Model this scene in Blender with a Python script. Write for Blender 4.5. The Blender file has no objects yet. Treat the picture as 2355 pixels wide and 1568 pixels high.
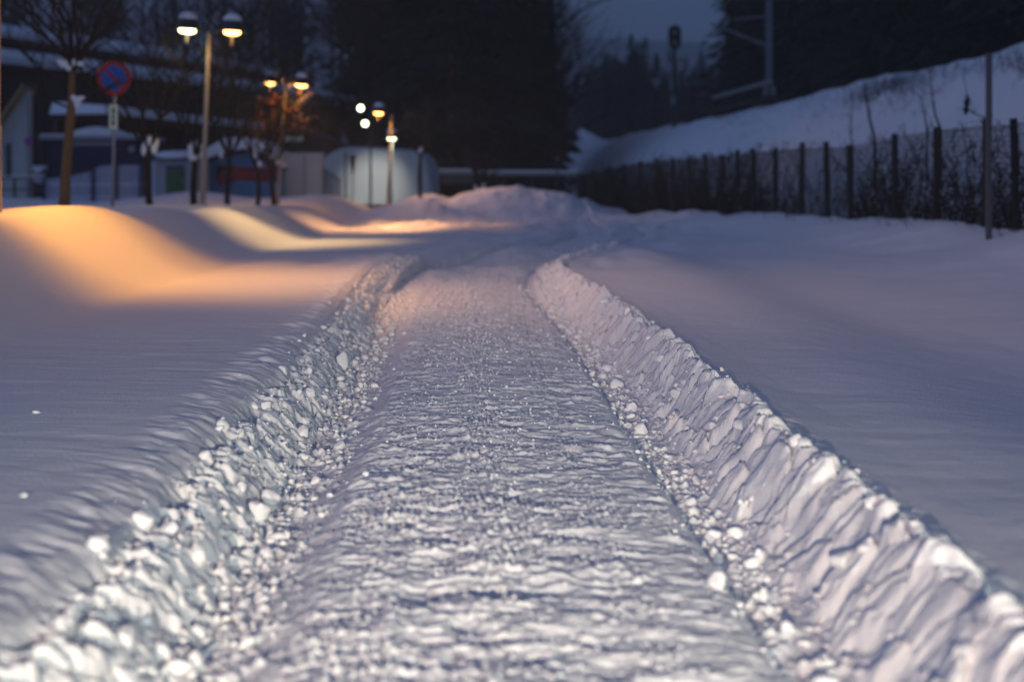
import bpy, math, random
import numpy as np
from mathutils import Vector, Matrix
R = math.radians
random.seed(7); rng = np.random.default_rng(11)
SC = bpy.context.scene
COL = SC.collection
EYE = 1.25; F = 3269.0; CU = 1177.0; HV = 415.0        # eye height, focal length in photo units, centre column, horizon row

# ------------------------------------------------------------------ camera
cd = bpy.data.cameras.new("camera"); cam = bpy.data.objects.new("camera", cd); COL.objects.link(cam)
cam.location = (0, 0, EYE); cam.rotation_euler = (R(90), 0, 0)
cd.lens = 50; cd.sensor_width = 36; cd.shift_y = -369/2354
cd.clip_start = .05; cd.clip_end = 8000
cd.dof.use_dof = True; cd.dof.focus_distance = 7.4; cd.dof.aperture_fstop = 1.45
SC.camera = cam
# ------------------------------------------------------------------ world (dusk overcast, brighter overhead)
SUN_EL, SUN_ROT = R(-4.0), R(150)
w = bpy.data.worlds.new("World"); SC.world = w; w.use_nodes = True
nt = w.node_tree; nt.nodes.clear(); L = nt.links.new
out = nt.nodes.new('ShaderNodeOutputWorld'); bg = nt.nodes.new('ShaderNodeBackground')
sky = nt.nodes.new('ShaderNodeTexSky'); sky.sky_type = 'NISHITA'; sky.sun_disc = False
sky.sun_elevation = SUN_EL; sky.sun_rotation = SUN_ROT; sky.air_density = 2; sky.dust_density = 2; sky.ozone_density = 3
tc = nt.nodes.new('ShaderNodeTexCoord'); sx = nt.nodes.new('ShaderNodeSeparateXYZ'); L(tc.outputs['Generated'], sx.inputs[0])
rp = nt.nodes.new('ShaderNodeValToRGB'); L(sx.outputs['Z'], rp.inputs[0])
rp.color_ramp.elements[0].position = 0.0; rp.color_ramp.elements[0].color = (.064, .110, .200, 1)
rp.color_ramp.elements[1].position = 1.0; rp.color_ramp.elements[1].color = (.017, .027, .063, 1)
e = rp.color_ramp.elements.new(.12); e.color = (.062, .104, .190, 1)
e = rp.color_ramp.elements.new(.45); e.color = (.019, .030, .068, 1)
ad = nt.nodes.new('ShaderNodeMixRGB'); ad.blend_type = 'ADD'; ad.inputs[0].default_value = .3
L(rp.outputs[0], ad.inputs[1]); L(sky.outputs[0], ad.inputs[2]); 
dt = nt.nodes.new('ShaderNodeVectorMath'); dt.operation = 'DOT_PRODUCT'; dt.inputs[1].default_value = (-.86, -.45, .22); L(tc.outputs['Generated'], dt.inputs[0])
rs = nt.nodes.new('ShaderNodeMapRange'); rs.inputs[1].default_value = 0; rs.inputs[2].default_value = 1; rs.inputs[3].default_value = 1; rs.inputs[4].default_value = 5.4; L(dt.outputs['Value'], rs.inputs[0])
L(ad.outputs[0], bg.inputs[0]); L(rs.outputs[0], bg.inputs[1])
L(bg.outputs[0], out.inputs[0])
# weak dusk sun behind cloud
sd = bpy.data.lights.new("sun", 'SUN'); sun = bpy.data.objects.new("sun", sd); COL.objects.link(sun)
sd.energy = .03; sd.angle = R(40); sd.color = (.75, .8, 1); sun.rotation_euler = (R(35), 0, R(-20))

def spot(name, loc, target, power, color, size, blend, radius=.05, scale=None, parent=None):
    d = bpy.data.lights.new(name, 'SPOT'); o = bpy.data.objects.new(name, d); COL.objects.link(o)
    d.energy = power; d.color = color; d.spot_size = R(size); d.spot_blend = blend; d.shadow_soft_size = radius
    o.location = loc; v = Vector(target) - Vector(loc); o.rotation_euler = v.to_track_quat('-Z', 'Y').to_euler()
    if scale: o.scale = scale
    if parent: o.parent = parent
    return o
# light of the lamps standing behind the photographer (they light the near snow in the photograph)
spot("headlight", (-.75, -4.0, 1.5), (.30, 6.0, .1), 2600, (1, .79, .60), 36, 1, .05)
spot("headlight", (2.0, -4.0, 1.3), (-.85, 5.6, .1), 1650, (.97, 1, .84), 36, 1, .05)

SC.view_settings.view_transform = 'Standard'; SC.view_settings.look = 'None'
SC.view_settings.exposure = 0; SC.view_settings.gamma = 1
SC.render.engine = 'CYCLES'; SC.cycles.use_denoising = True
SC.cycles.max_bounces = 5; SC.cycles.diffuse_bounces = 3; SC.cycles.sample_clamp_indirect = 6; SC.cycles.volume_bounces = 1

# ------------------------------------------------------------------ helpers
def link(o): COL.objects.link(o); return o
def tag(o, label=None, cat=None, group=None, kind=None):
    if label: o['label'] = label
    if cat: o['category'] = cat
    if group: o['group'] = group
    if kind: o['kind'] = kind
    return o
def empty(name, loc, rz=0):
    o = bpy.data.objects.new(name, None); o.location = loc; o.rotation_euler = (0, 0, rz); o.empty_display_size = .2
    return link(o)
def U(u, d): return (u-CU)/F*d
def Z(v, d): return EYE-(v-HV)/F*d
def P(u, v, d): return (U(u, d), d, Z(v, d))

def mat(name, c, rough=.8, var=.15, scale=6, bump=.0, metal=0, emit=None, es=0, spec=.3):
    m = bpy.data.materials.new(name); m.use_nodes = True; n = m.node_tree; b = n.nodes['Principled BSDF']
    b.inputs['Roughness'].default_value = rough; b.inputs['Metallic'].default_value = metal
    b.inputs['Specular IOR Level'].default_value = spec
    t = n.nodes.new('ShaderNodeTexCoord'); no = n.nodes.new('ShaderNodeTexNoise'); no.inputs['Scale'].default_value = scale
    no.inputs['Detail'].default_value = 5; n.links.new(t.outputs['Object'], no.inputs['Vector'])
    mx = n.nodes.new('ShaderNodeMixRGB'); n.links.new(no.outputs['Fac'], mx.inputs[0])
    mx.inputs[1].default_value = (*[x*(1-var) for x in c], 1); mx.inputs[2].default_value = (*[min(1, x*(1+var)) for x in c], 1)
    n.links.new(mx.outputs[0], b.inputs['Base Color'])
    if bump:
        bp = n.nodes.new('ShaderNodeBump'); bp.inputs['Strength'].default_value = bump; bp.inputs['Distance'].default_value = .02
        n.links.new(no.outputs['Fac'], bp.inputs['Height']); n.links.new(bp.outputs[0], b.inputs['Normal'])
    if emit:
        b.inputs['Emission Color'].default_value = (*emit, 1); b.inputs['Emission Strength'].default_value = es
    return m

def snow_mat():
    m = bpy.data.materials.new("snow"); m.use_nodes = True; n = m.node_tree; b = n.nodes['Principled BSDF']
    b.inputs['Base Color'].default_value = (.86, .87, .90, 1); b.inputs['Roughness'].default_value = .75
    b.inputs['Specular IOR Level'].default_value = .25
    t = n.nodes.new('ShaderNodeTexCoord')
    a = n.nodes.new('ShaderNodeTexNoise'); a.inputs['Scale'].default_value = 70; a.inputs['Detail'].default_value = 4
    c = n.nodes.new('ShaderNodeTexVoronoi'); c.inputs['Scale'].default_value = 130
    n.links.new(t.outputs['Object'], a.inputs['Vector']); n.links.new(t.outputs['Object'], c.inputs['Vector'])
    s = n.nodes.new('ShaderNodeMath'); s.operation = 'MULTIPLY_ADD'; s.inputs[1].default_value = -.35
    n.links.new(c.outputs['Distance'], s.inputs[0]); n.links.new(a.outputs['Fac'], s.inputs[2])
    bp = n.nodes.new('ShaderNodeBump'); bp.inputs['Strength'].default_value = .45; bp.inputs['Distance'].default_value = .006
    n.links.new(s.outputs[0], bp.inputs['Height']); n.links.new(bp.outputs[0], b.inputs['Normal'])
    return m

M = dict(
    snow=snow_mat(),
    snowcap=mat('settled_snow', (.84, .85, .88), .8, .03, 9, .2),
    bark=mat('bark', (.20, .105, .045), .9, .4, 22, .6),
    twig=mat('twig', (.022, .018, .016), .9, .3, 10),
    vine=mat('vine', (.018, .017, .018), .9, .3, 10),
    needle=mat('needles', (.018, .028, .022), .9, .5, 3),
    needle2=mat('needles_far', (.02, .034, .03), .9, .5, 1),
    leaf=mat('dry_leaf', (.30, .13, .05), .8, .4, 8),
    steel=mat('galvanised_steel', (.30, .31, .33), .45, .15, 30, .1, .7),
    paintpole=mat('grey_painted_pole', (.26, .25, .24), .5, .12, 30, .1),
    darkmetal=mat('dark_metal', (.045, .05, .06), .5, .2, 20, 0, .3),
    red=mat('sign_red', (.42, .02, .015), .45, .08, 10),
    blue=mat('sign_blue', (.01, .11, .42), .45, .08, 10),
    cream=mat('sign_cream', (.85, .80, .55), .5, .06, 12),
    black=mat('sign_black', (.015, .015, .015), .6, .1, 10),
    dwall=mat('dark_timber', (.035, .028, .026), .85, .35, 3, .2),
    dwall2=mat('dark_facade', (.05, .045, .05), .8, .3, 1.5, .2),
    window=mat('dark_glass', (.01, .015, .025), .15, .1, 3, spec=.6),
    wwall=mat('white_wall', (.40, .44, .45), .8, .08, 2, .1),
    navy=mat('navy_boards', (.012, .022, .065), .7, .3, 4, .2),
    bluewall=mat('blue_boards', (.05, .20, .42), .7, .12, 4, .2),
    bluepost=mat('blue_post', (.01, .035, .10), .6, .15, 8),
    picket=mat('white_picket', (.50, .58, .74), .7, .06, 8),
    paleblue=mat('pale_grey_wall', (.34, .36, .42), .75, .1, 4),
    green=mat('green_door', (.04, .12, .05), .6, .15, 6),
    redtarp=mat('red_tarpaulin', (.16, .012, .018), .6, .25, 5, .4),
    tent=mat('white_tarpaulin', (.46, .50, .53), .6, .05, 1.5, .2),
    concrete=mat('concrete', (.22, .24, .26), .85, .2, 6, .3),
    mast=mat('weathered_mast', (.13, .16, .19), .7, .2, 8),
    post=mat('dark_post', (.020, .021, .024), .8, .3, 12),
    steelpost=mat('dull_steel', (.075, .085, .10), .6, .15, 20),
    eave=mat('yellow_eave', (.20, .16, .08), .7, .1, 8),
    rust=mat('brown_metal', (.09, .07, .06), .7, .3, 20, .2),
    grassy=mat('dead_grass', (.045, .045, .04), .9, .4, 30),
    crate=mat('weathered_timber', (.34, .31, .26), .85, .3, 12, .3),
    hillwood=mat('wooded_hill', (.02, .028, .03), .95, .4, .02),
    carpaint=mat('dark_car_paint', (.02, .022, .028), .3, .1, 4, spec=.6),
    rubber=mat('tyre_rubber', (.015, .015, .015), .9, .1, 20),
)
def glow(name, c, s):
    m = bpy.data.materials.new(name); m.use_nodes = True; n = m.node_tree; n.nodes.clear()
    o = n.nodes.new('ShaderNodeOutputMaterial'); e = n.nodes.new('ShaderNodeEmission')
    e.inputs[0].default_value = (*c, 1); e.inputs[1].default_value = s; n.links.new(e.outputs[0], o.inputs[0]); return m

class MB:
    """collects shapes as one mesh"""
    def __init__(s): s.v = []; s.f = []; s.n = 0
    def add(s, v, f):
        s.v.append(np.asarray(v, float)); s.f += [tuple(i+s.n for i in q) for q in f]; s.n += len(v); return s
    def box(s, c, d, rz=0, rx=0, ry=0):
        a = np.array([[x, y, z] for x in (-.5, .5) for y in (-.5, .5) for z in (-.5, .5)])*np.array(d)
        if rz or rx or ry:
            m = np.array(Matrix.Rotation(rz, 3, 'Z') @ Matrix.Rotation(ry, 3, 'Y') @ Matrix.Rotation(rx, 3, 'X')); a = a @ m.T
        return s.add(a+np.array(c), [(0, 1, 3, 2), (4, 6, 7, 5), (0, 4, 5, 1), (2, 3, 7, 6), (0, 2, 6, 4), (1, 5, 7, 3)])
    def tube(s, pts, rad, k=6, cap=True):
        pts = [Vector(p) for p in pts]; n = len(pts)
        if not hasattr(rad, '__len__'): rad = [rad]*n
        V = []
        for i, p in enumerate(pts):
            t = (pts[min(i+1, n-1)]-pts[max(i-1, 0)]).normalized()
            a = t.orthogonal().normalized() if abs(t.z) > .9 else t.cross(Vector((0, 0, 1))).normalized(); b = t.cross(a)
            if abs(t.z) > .9: a = Vector((1, 0, 0)); a = (a-t*a.dot(t)).normalized(); b = t.cross(a)
            for j in range(k):
                an = 2*math.pi*j/k; V.append(p+a*(rad[i]*math.cos(an))+b*(rad[i]*math.sin(an)))
        f = [(i*k+j, i*k+(j+1) % k, (i+1)*k+(j+1) % k, (i+1)*k+j) for i in range(n-1) for j in range(k)]
        if cap: f += [tuple(range(k))[::-1], tuple((n-1)*k+j for j in range(k))]
        return s.add([tuple(q) for q in V], f)
    def lathe(s, prof, c=(0, 0, 0), k=20, axis='z'):
        V = []; n = len(prof)
        for r, z in prof:
            for j in range(k):
                a = 2*math.pi*j/k
                p = (r*math.cos(a), r*math.sin(a), z) if axis == 'z' else (r*math.cos(a), z, r*math.sin(a))
                V.append((p[0]+c[0], p[1]+c[1], p[2]+c[2]))
        f = [(i*k+j, i*k+(j+1) % k, (i+1)*k+(j+1) % k, (i+1)*k+j) for i in range(n-1) for j in range(k)]
        f += [tuple(range(k))[::-1], tuple((n-1)*k+j for j in range(k))]
        return s.add(V, f)
    def prism(s, poly, y0, y1):           # polygon in xz, extruded along y
        n = len(poly); V = [(x, y0, z) for x, z in poly]+[(x, y1, z) for x, z in poly]
        f = [tuple(range(n)), tuple(range(2*n-1, n-1, -1))]+[(i, i+n, (i+1) % n+n, (i+1) % n) for i in range(n)]
        return s.add(V, f)
    def build(s, name, m, parent=None, smooth=False, bevel=0):
        me = bpy.data.meshes.new(name); v = np.concatenate(s.v) if s.v else np.zeros((0, 3))
        me.from_pydata(v.tolist(), [], s.f); me.materials.append(m); me.update()
        if smooth: me.shade_smooth()
        o = bpy.data.objects.new(name, me); link(o)
        if parent: o.parent = parent
        if bevel:
            b = o.modifiers.new('b', 'BEVEL'); b.width = bevel; b.segments = 2; b.limit_method = 'ANGLE'
        return o
def raw(name, V, Fc, m, parent=None, smooth=True):
    """mesh from numpy arrays (all faces the same size)"""
    me = bpy.data.meshes.new(name); k = Fc.shape[1]
    me.vertices.add(len(V)); me.vertices.foreach_set('co', V.astype(np.float32).ravel())
    me.loops.add(Fc.size); me.loops.foreach_set('vertex_index', Fc.astype(np.int32).ravel())
    me.polygons.add(len(Fc)); me.polygons.foreach_set('loop_start', np.arange(0, Fc.size, k, dtype=np.int32))
    me.materials.append(m); me.update(calc_edges=True)
    if smooth: me.shade_smooth()
    o = bpy.data.objects.new(name, me); link(o)
    if parent: o.parent = parent
    return o
def copy_tree(o, parent=None):
    c = o.copy(); COL.objects.link(c); c.parent = parent
    for ch in [x for x in SC.objects if x.parent == o]: copy_tree(ch, c)
    return c

# ------------------------------------------------------------------ noise
def h2(ix, iy, s):
    n = (ix.astype(np.int64)*374761393+iy.astype(np.int64)*668265263+s*2147483647) & 0xffffffff
    n = ((n ^ (n >> 13))*1274126177) & 0xffffffff; n = (n ^ (n >> 16))
    return (n & 0xffffff)/float(0xffffff)
def vn(x, y, s=0):
    xi = np.floor(x); yi = np.floor(y); fx = x-xi; fy = y-yi; fx = fx*fx*fx*(fx*(fx*6-15)+10); fy = fy*fy*fy*(fy*(fy*6-15)+10)
    a = h2(xi, yi, s); b = h2(xi+1, yi, s); c = h2(xi, yi+1, s); d = h2(xi+1, yi+1, s)
    return (a+(b-a)*fx+(c-a)*fy+(a-b-c+d)*fx*fy)*2-1
def fbm(x, y, s=0, o=4, g=.5):
    r = 0; a = 1; t = 0
    for i in range(o):
        r = r+a*vn(x+17.3*i, y-9.1*i, s+i); t += a; a *= g; ca, sa = .8, .6
        x, y = (x*ca-y*sa)*2.03, (x*sa+y*ca)*2.03
    return r/t
def sfbm(x, y, s=0, o=3, g=.5):       # keeps its streak direction (no rotation)
    r = 0; a = 1; t = 0
    for i in range(o): r = r+a*vn(x+17.3*i, y-9.1*i, s+i); t += a; a *= g; x = x*1.9; y = y*2.1
    return r/t
def worley(x, y, s=0):                # F1, F2 and the cell's own random number
    xi = np.floor(x); yi = np.floor(y); f1 = np.full(x.shape, 9.); f2 = f1.copy(); cid = np.zeros(x.shape)
    for dx in (-1, 0, 1):
        for dy in (-1, 0, 1):
            cx = xi+dx; cy = yi+dy; px = cx+h2(cx, cy, s); py = cy+h2(cx, cy, s+1)
            d = (px-x)**2+(py-y)**2; c = h2(cx, cy, s+2); m = d < f1
            f2 = np.where(m, f1, np.minimum(f2, d)); cid = np.where(m, c, cid); f1 = np.where(m, d, f1)
    return np.sqrt(f1), np.sqrt(f2), cid
def ss(a, b, x): t = np.clip((x-a)/(b-a), 0, 1); return t*t*(3-2*t)
def bump(x, a, b, c, d): return ss(a, b, x)*(1-ss(c, d, x))

# ------------------------------------------------------------------ the snow ground
CY = [-30, 0, 3.5, 4.5, 5.2, 7.1, 11, 14, 16.5, 19, 21.5, 25, 32]
CX = [.28, .04, -.01, -.05, -.08, -.14, -.27, -.44, -.60, -.45, .10, 1.0, 2.4]
_yy = np.linspace(-30, 32, 400); _cc = np.interp(_yy, CY, CX)
for _ in range(6): _cc = np.convolve(np.pad(_cc, 5, 'edge'), np.ones(11)/11, 'valid')
def center(y): return np.interp(y, _yy, _cc)
def fence_x(y): return 9.33-.126*y
SX = [-1.34, -1.18, -1.10, -1.05, -1.0, -.93, -.86, -.79, -.70, -.60, -.50, -.30, 0, .30, .58, .665, .70, .79, .86, .92, .98, 1.03, 1.08, 1.13, 1.20, 1.32, 1.5]
SZ = [.270, .264, .240, .185, .175, .120, .030, .000, .006, .035, .072, .085, .092, .085, .074, .058, .006, .004, .016, .052, .130, .210, .268, .274, .254, .242, .235]
def base_h(x, y):
    """the lie of the land without the small relief"""
    left = .27+0*x
    left = left-.0075*np.clip(y-12, 0, 40)
    z = np.where(x < center(y), left, .235-.004*np.clip(y-12, 0, 40))
    # bank on the lamp side
    foot = -3.35-.03*(y-14)+.25*vn(y*.25, y*0+3, 5); crest = foot-1.5
    hb = np.interp(y, [0, 8, 14, 24, 35, 46, 60], [.55, .62, .70, .60, .50, .45, .3])*(1+.10*vn(y*.45, y*0, 9))
    t = np.clip((foot-x)/(foot-crest), 0, 1)
    z = z+hb*(t*t*(3-2*t))
    back = ss(0, 2.2, crest-x); z = z-back*.20*(1-ss(16, 26, y))-back*.06
    z = z+ss(0, 3, crest-x)*(.10*fbm(x*.35, y*.35, 21, 3)+.06)
    # swell behind the row of young trees
    z = z+.38*np.exp(-((x+9.6)/2.2)**2-((y-42)/4.)**2)+.22*np.exp(-((x+14.5)/2.)**2-((y-40)/4.)**2)
    # bank up to the fence
    fx = fence_x(np.clip(y, 5, 54)); wd = np.interp(y, [5, 10, 20, 40, 54], [5.2, 4.6, 3.5, 2.8, 2.4])
    fz = np.interp(y, [5, 20, 25, 42, 54], [.85, .66, .68, .36, .45])
    t = np.clip((x-(fx-wd))/wd, 0, 1); z = z+(fz-.21)*(.35*t+.65*t**2)*(x > 0)
    z = z+(.06*t*fbm(x*1.3, y*.9, 31, 3)+.07*t*vn(x*.5+y*.35, y*.25-x*.3, 32)+.05*ss(-.2,.2,t)*vn(x*.35, y*.3, 33))*ss(1.7, 2.8, x)
    z = z-.17*ss(1.7, 3.2, x)*(1-ss(-1.6, -.1, x-fx))*ss(4, 8, y)*(1-ss(26, 40, y))
    # railway embankment
    tx = fx+.7; cx = 12.5-.06*np.clip(y, 0, 150); t = np.clip((x-tx)/(cx-tx), 0, 1)
    z = np.where(x > tx, z+(4.15-fz)*(t-.06*np.sin(2*math.pi*t)), z)
    z = z+.10*bump(t, .05, .2, .8, .95)*fbm(x*.8, y*.5, 41, 3)
    # heaps where the ploughed lane ends
    prof = np.interp(x, [-8, -6.2, -4.5, -3.7, -3.1, -2.5, -1.9, -1.3, -.5, .2, 1.0, 1.7, 2.3, 2.9, 3.6],
                        [.0, .28, .30, .46, .70, .80, .62, .78, .96, 1.0, .88, .70, .48, .2, 0])
    wv = .6*vn(x*.7, y*0, 51); t = ss(36.5+wv, 44.5+wv, y)*(1-ss(46, 51, y)); z = z+prof*t*(1+.16*fbm(x*1.1, y*.8, 52, 4))+.06*t*ss(.05, .4, prof)*fbm(x*1.6, y*1.9, 54, 4)
    z = z+.20*bump(y, 28, 34, 42, 48)*bump(x, -6, -3, 4, 6)*fbm(x*.8, y*.45, 53, 4)
    # the country behind
    z = z+ss(50, 56, y)*(-.15)*(x < 3)
    z = z+ss(62, 96, y)*1.5*(x < tx)+2.0*np.exp(-((x-3.4)/3.6)**2-((y-116)/8)**2)*(1+.35*fbm(x*.8, y*.5, 44, 3))
    z = z+np.clip(y-108, 0, 260)*.34*(1-ss(-14, 8, x))
    z = z+np.clip(y-130, 0, 400)*.05*ss(-2, 30, x)
    return z
def height(x, y, detail=True):
    x = np.asarray(x, float); y = np.asarray(y, float)
    z = base_h(x, y)
    if not detail: return z
    near = (y < 42) & (y > -12) & (x > -14) & (x < 9)
    X = x[near]; Y = y[near]; c = center(Y); s0 = X-c
    # edges wander
    s = s0+.030*fbm(X*1.1, Y*1.3, 61, 3)*ss(.7, .95, np.abs(s0))+.012*fbm(X*5, Y*7, 62, 3)*ss(.45, .7, np.abs(s0))
    pr = np.interp(s, SX, SZ)
    fld = np.where(s < 0, .27, .235)
    live = 1-ss(15, 26, Y)
    k = bump(s, -1.32, -1.28, 1.46, 1.5)
    pr = np.where(s > .8, fld+(pr-fld)*(1-.65*ss(12.5, 17.5, Y)), pr)
    pr = np.where(s < -.8, fld+(pr-fld)*(1-.6*ss(13.5, 18.5, Y)), pr)
    dz = (pr-fld)*k*(.45*(1-ss(27, 37, Y))+.55*live)
    # gentle drift of the fields
    fl = 1-ss(-1.5, -1.12, s); fr = ss(1.15, 1.6, s)
    dz += (fl+fr)*(.018*fbm(X*.6, Y*.5, 71, 3))
    # wind combing on the plough-side field, sweeping over the cut
    dist = np.clip(-1.02-s, 0, 4); sw = .42*np.clip(1-dist/.9, 0, 1)**2
    near_f = 1-ss(9, 17, Y)
    rip = sfbm(X*1.0+2.3*fbm(X*.3, Y*.5, 72, 2), (Y+sw+.10*fbm(X*.9, Y*.9, 74, 2))*9., 73, 3)
    dz += fl*rip*(.0030+.012*np.exp(-dist/.40))*(.55+.45*vn(X*.7, Y*.8, 70))*near_f
    dz += fl*(.0012*sfbm(X*3, Y*34, 75, 2)+.0035*fbm(X*4, Y*4, 69, 3))*near_f
    dz += (1-ss(-1.25, -1.02, s))*ss(-1.45, -1.2, s)*.02*sfbm(X*6, (Y+sw)*11, 76, 3)
    dz += fr*(.0018*sfbm(X*1.2, Y*8, 77, 3)+.005*fbm(X*3.5, Y*3.5, 65, 4))
    # left cut: broken slabs fanning down from the rim
    q = (Y < 19); wl = bump(s, -1.10, -1.03, -.86, -.80); sk = Y-.55*(s+1)
    a1, a2, ci = worley(s*7.5+.9*vn(Y*3, s*3, 81), sk*15+1.0*vn(Y*7, s*6, 80), 182)
    dz += wl*q*((ci-.5)*.058*ss(.0, .18, a2-a1)-.022*(1-ss(.0, .14, a2-a1))+.020*np.clip(.7-a1, 0, 1))
    b1, b2, cj = worley(s*22+2*vn(Y*6, s*5, 83), sk*30, 84)
    dz += bump(s, -1.12, -1.04, -.80, -.72)*q*((cj-.5)*.020*ss(.02, .2, b2-b1)-.008*(1-ss(0, .12, b2-b1))+.012*fbm(s*30, Y*26, 85, 3))
    # rubble in the two wheel lanes
    rl = bump(s, -.92, -.84, -.66, -.54)+bump(s, .68, .71, .86, .98)+.3*bump(s, .88, .95, 1.1, 1.2)
    g1, g2, ck = worley(X*24, Y*20, 86)
    dz += rl*q*np.clip(.66-g1, 0, 1)*.055*ck**3
    p1, p2, cl = worley(X*55, Y*44, 87)
    dz += rl*q*np.clip(.6-p1, 0, 1)*.022*cl**2
    dz += rl*q*.014*fbm(X*14, Y*12, 66, 3)
    # packed crown between the lanes: cross ridges and crumbs
    cr = bump(s, -.66, -.44, .62, .68); rm = .55+.45*fbm(X*1.8, Y*.9, 91, 2)
    wy = Y+.05*fbm(X*3.2, Y*2.6, 92, 3)+.02*fbm(X*9, Y*8, 98, 2)
    n1 = vn(X*4.5, wy*12, 93); n2 = vn(X*8+9, wy*24, 88); n3 = vn(X*15, wy*46, 89)
    dz += cr*rm*(.0065*(1-2*np.abs(n1))+.010*(1-2*np.abs(n2))+.0090*(1-2*np.abs(n3)))*1.1
    w1, w2, wc = worley(X*13, wy*26, 99); dz += cr*(.6+.4*rm)*(.011*(wc-.4)*ss(0, .3, w2-w1))
    dz += cr*.016*fbm(X*6, Y*9, 68, 3)*ss(.1, .6, vn(X*1.1, Y*.8, 67))
    dz += cr*.012*fbm(X*3, Y*5, 94, 3)
    dz += bump(s, -.72, -.6, -.5, -.4)*.010*fbm(X*18, Y*7, 79, 3)
    ridge = np.exp(-((s+.02)/.10)**2)+.6*np.exp(-((s-.35)/.08)**2)+.5*np.exp(-((s+.33)/.09)**2)
    c1, c2, cm = worley(X*46, Y*38, 95); cmk = np.clip(.35+ridge*.8+.8*fbm(X*2, Y*2, 96, 3), 0, 1)
    dz += cr*np.clip(.55-c1, 0, 1)*.045*cm**2*cmk
    d1, d2, cn = worley(X*95, Y*80, 97)
    dz += (cr+.5*rl)*np.clip(.6-d1, 0, 1)*.012*cn*(.4+.6*cmk)
    # right shoulder: smeared folds and lumps
    sh = bump(s, .84, .93, 1.11, 1.19); q2 = Y < 24
    yw = Y+.55*(s-.7)+.16*fbm(s*4, Y*2.2, 101, 3)
    f1 = sfbm(s*3.0, yw*15, 102, 3); f1 = 1-np.abs(f1)*2.0
    dz += sh*q2*.026*f1
    e1, e2, co = worley(s*7.5+.8*vn(Y*4, s*3, 103), yw*8.5, 104)
    dz += bump(s, .84, .94, 1.12, 1.2)*q2*((co-.35)*.088*ss(.0, .26, e2-e1)-.012*(1-ss(0, .1, e2-e1)))
    dz += sh*q2*.012*fbm(s*18, yw*22, 105, 3)
    dz += bump(s, 1.08, 1.13, 1.2, 1.32)*q2*(.014*fbm(X*16, Y*14, 106, 3))
    # beyond the dug part the ruts are shallow and trampled
    tr = bump(Y, 15, 19, 32, 40)*bump(s, -3.0, -1.5, 1.5, 3.2); dz += tr*(.07*fbm(X*1.6, Y*.7, 107, 3)+.05*vn(X*.9, Y*.35, 108))
    z = z.copy(); z[near] += dz
    return z
def H(x, y, detail=False): return float(height(np.array([x]), np.array([y]), detail)[0])

def axis(dense, step, r1, lim1, r2, lim2):
    a = list(np.arange(0, dense, step)); x = dense; st = step
    while x < lim1: a.append(x); st = step+(x-dense)*r1; x += st
    while x < lim2: a.append(x); st *= r2; x += st
    a.append(lim2); return np.array(a)
ax = axis(1.75, .0072, .012, 8, 1.07, 3200); xs = np.concatenate([-ax[:0:-1], ax])-.05
ys = [-60, -40, -28, -20, -14, -10, -7, -5, -3.5, -2.4]; y = -1.5
while y < 2.6: ys.append(y); y += .02
while y < 26: ys.append(y); y += max(.0048, .0019*y)
st = .05
while y < 3400: ys.append(y); st *= 1.022; y += st
ys = np.array(ys)
def ground(name, xs, ys, m):
    X, Y = np.meshgrid(xs, ys); Zg = np.empty_like(X)
    for i in range(0, len(ys), 200): Zg[i:i+200] = height(X[i:i+200].ravel(), Y[i:i+200].ravel()).reshape(X[i:i+200].shape)
    V = np.stack([X.ravel(), Y.ravel(), Zg.ravel()], 1); nx = len(xs); ny = len(ys)
    i = (np.arange(ny-1)[:, None]*nx+np.arange(nx-1)[None]).ravel()
    return raw(name, V, np.stack([i, i+1, i+nx+1, i+nx], 1), m)
g = ground("ground", xs, ys, M['snow']); tag(g, kind='structure')

# far wooded ridge
def ridge():
    xs = np.linspace(-900, 1500, 60); ys = np.linspace(1100, 1900, 24); X, Y = np.meshgrid(xs, ys)
    t = np.clip((Y-1100)/500, 0, 1); Zr = (150+26*vn(X*.003, Y*.002, 3)+8*fbm(X*.02, Y*.02, 4, 3)-.02*X)*np.sin(t*math.pi/2)-5
    V = np.stack([X.ravel(), Y.ravel(), Zr.ravel()], 1); nx = 60
    i = (np.arange(23)[:, None]*nx+np.arange(59)[None]).ravel()
    tag(raw('hills', V, np.stack([i, i+1, i+nx+1, i+nx], 1), M['hillwood']), kind='structure')
ridge()

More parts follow.
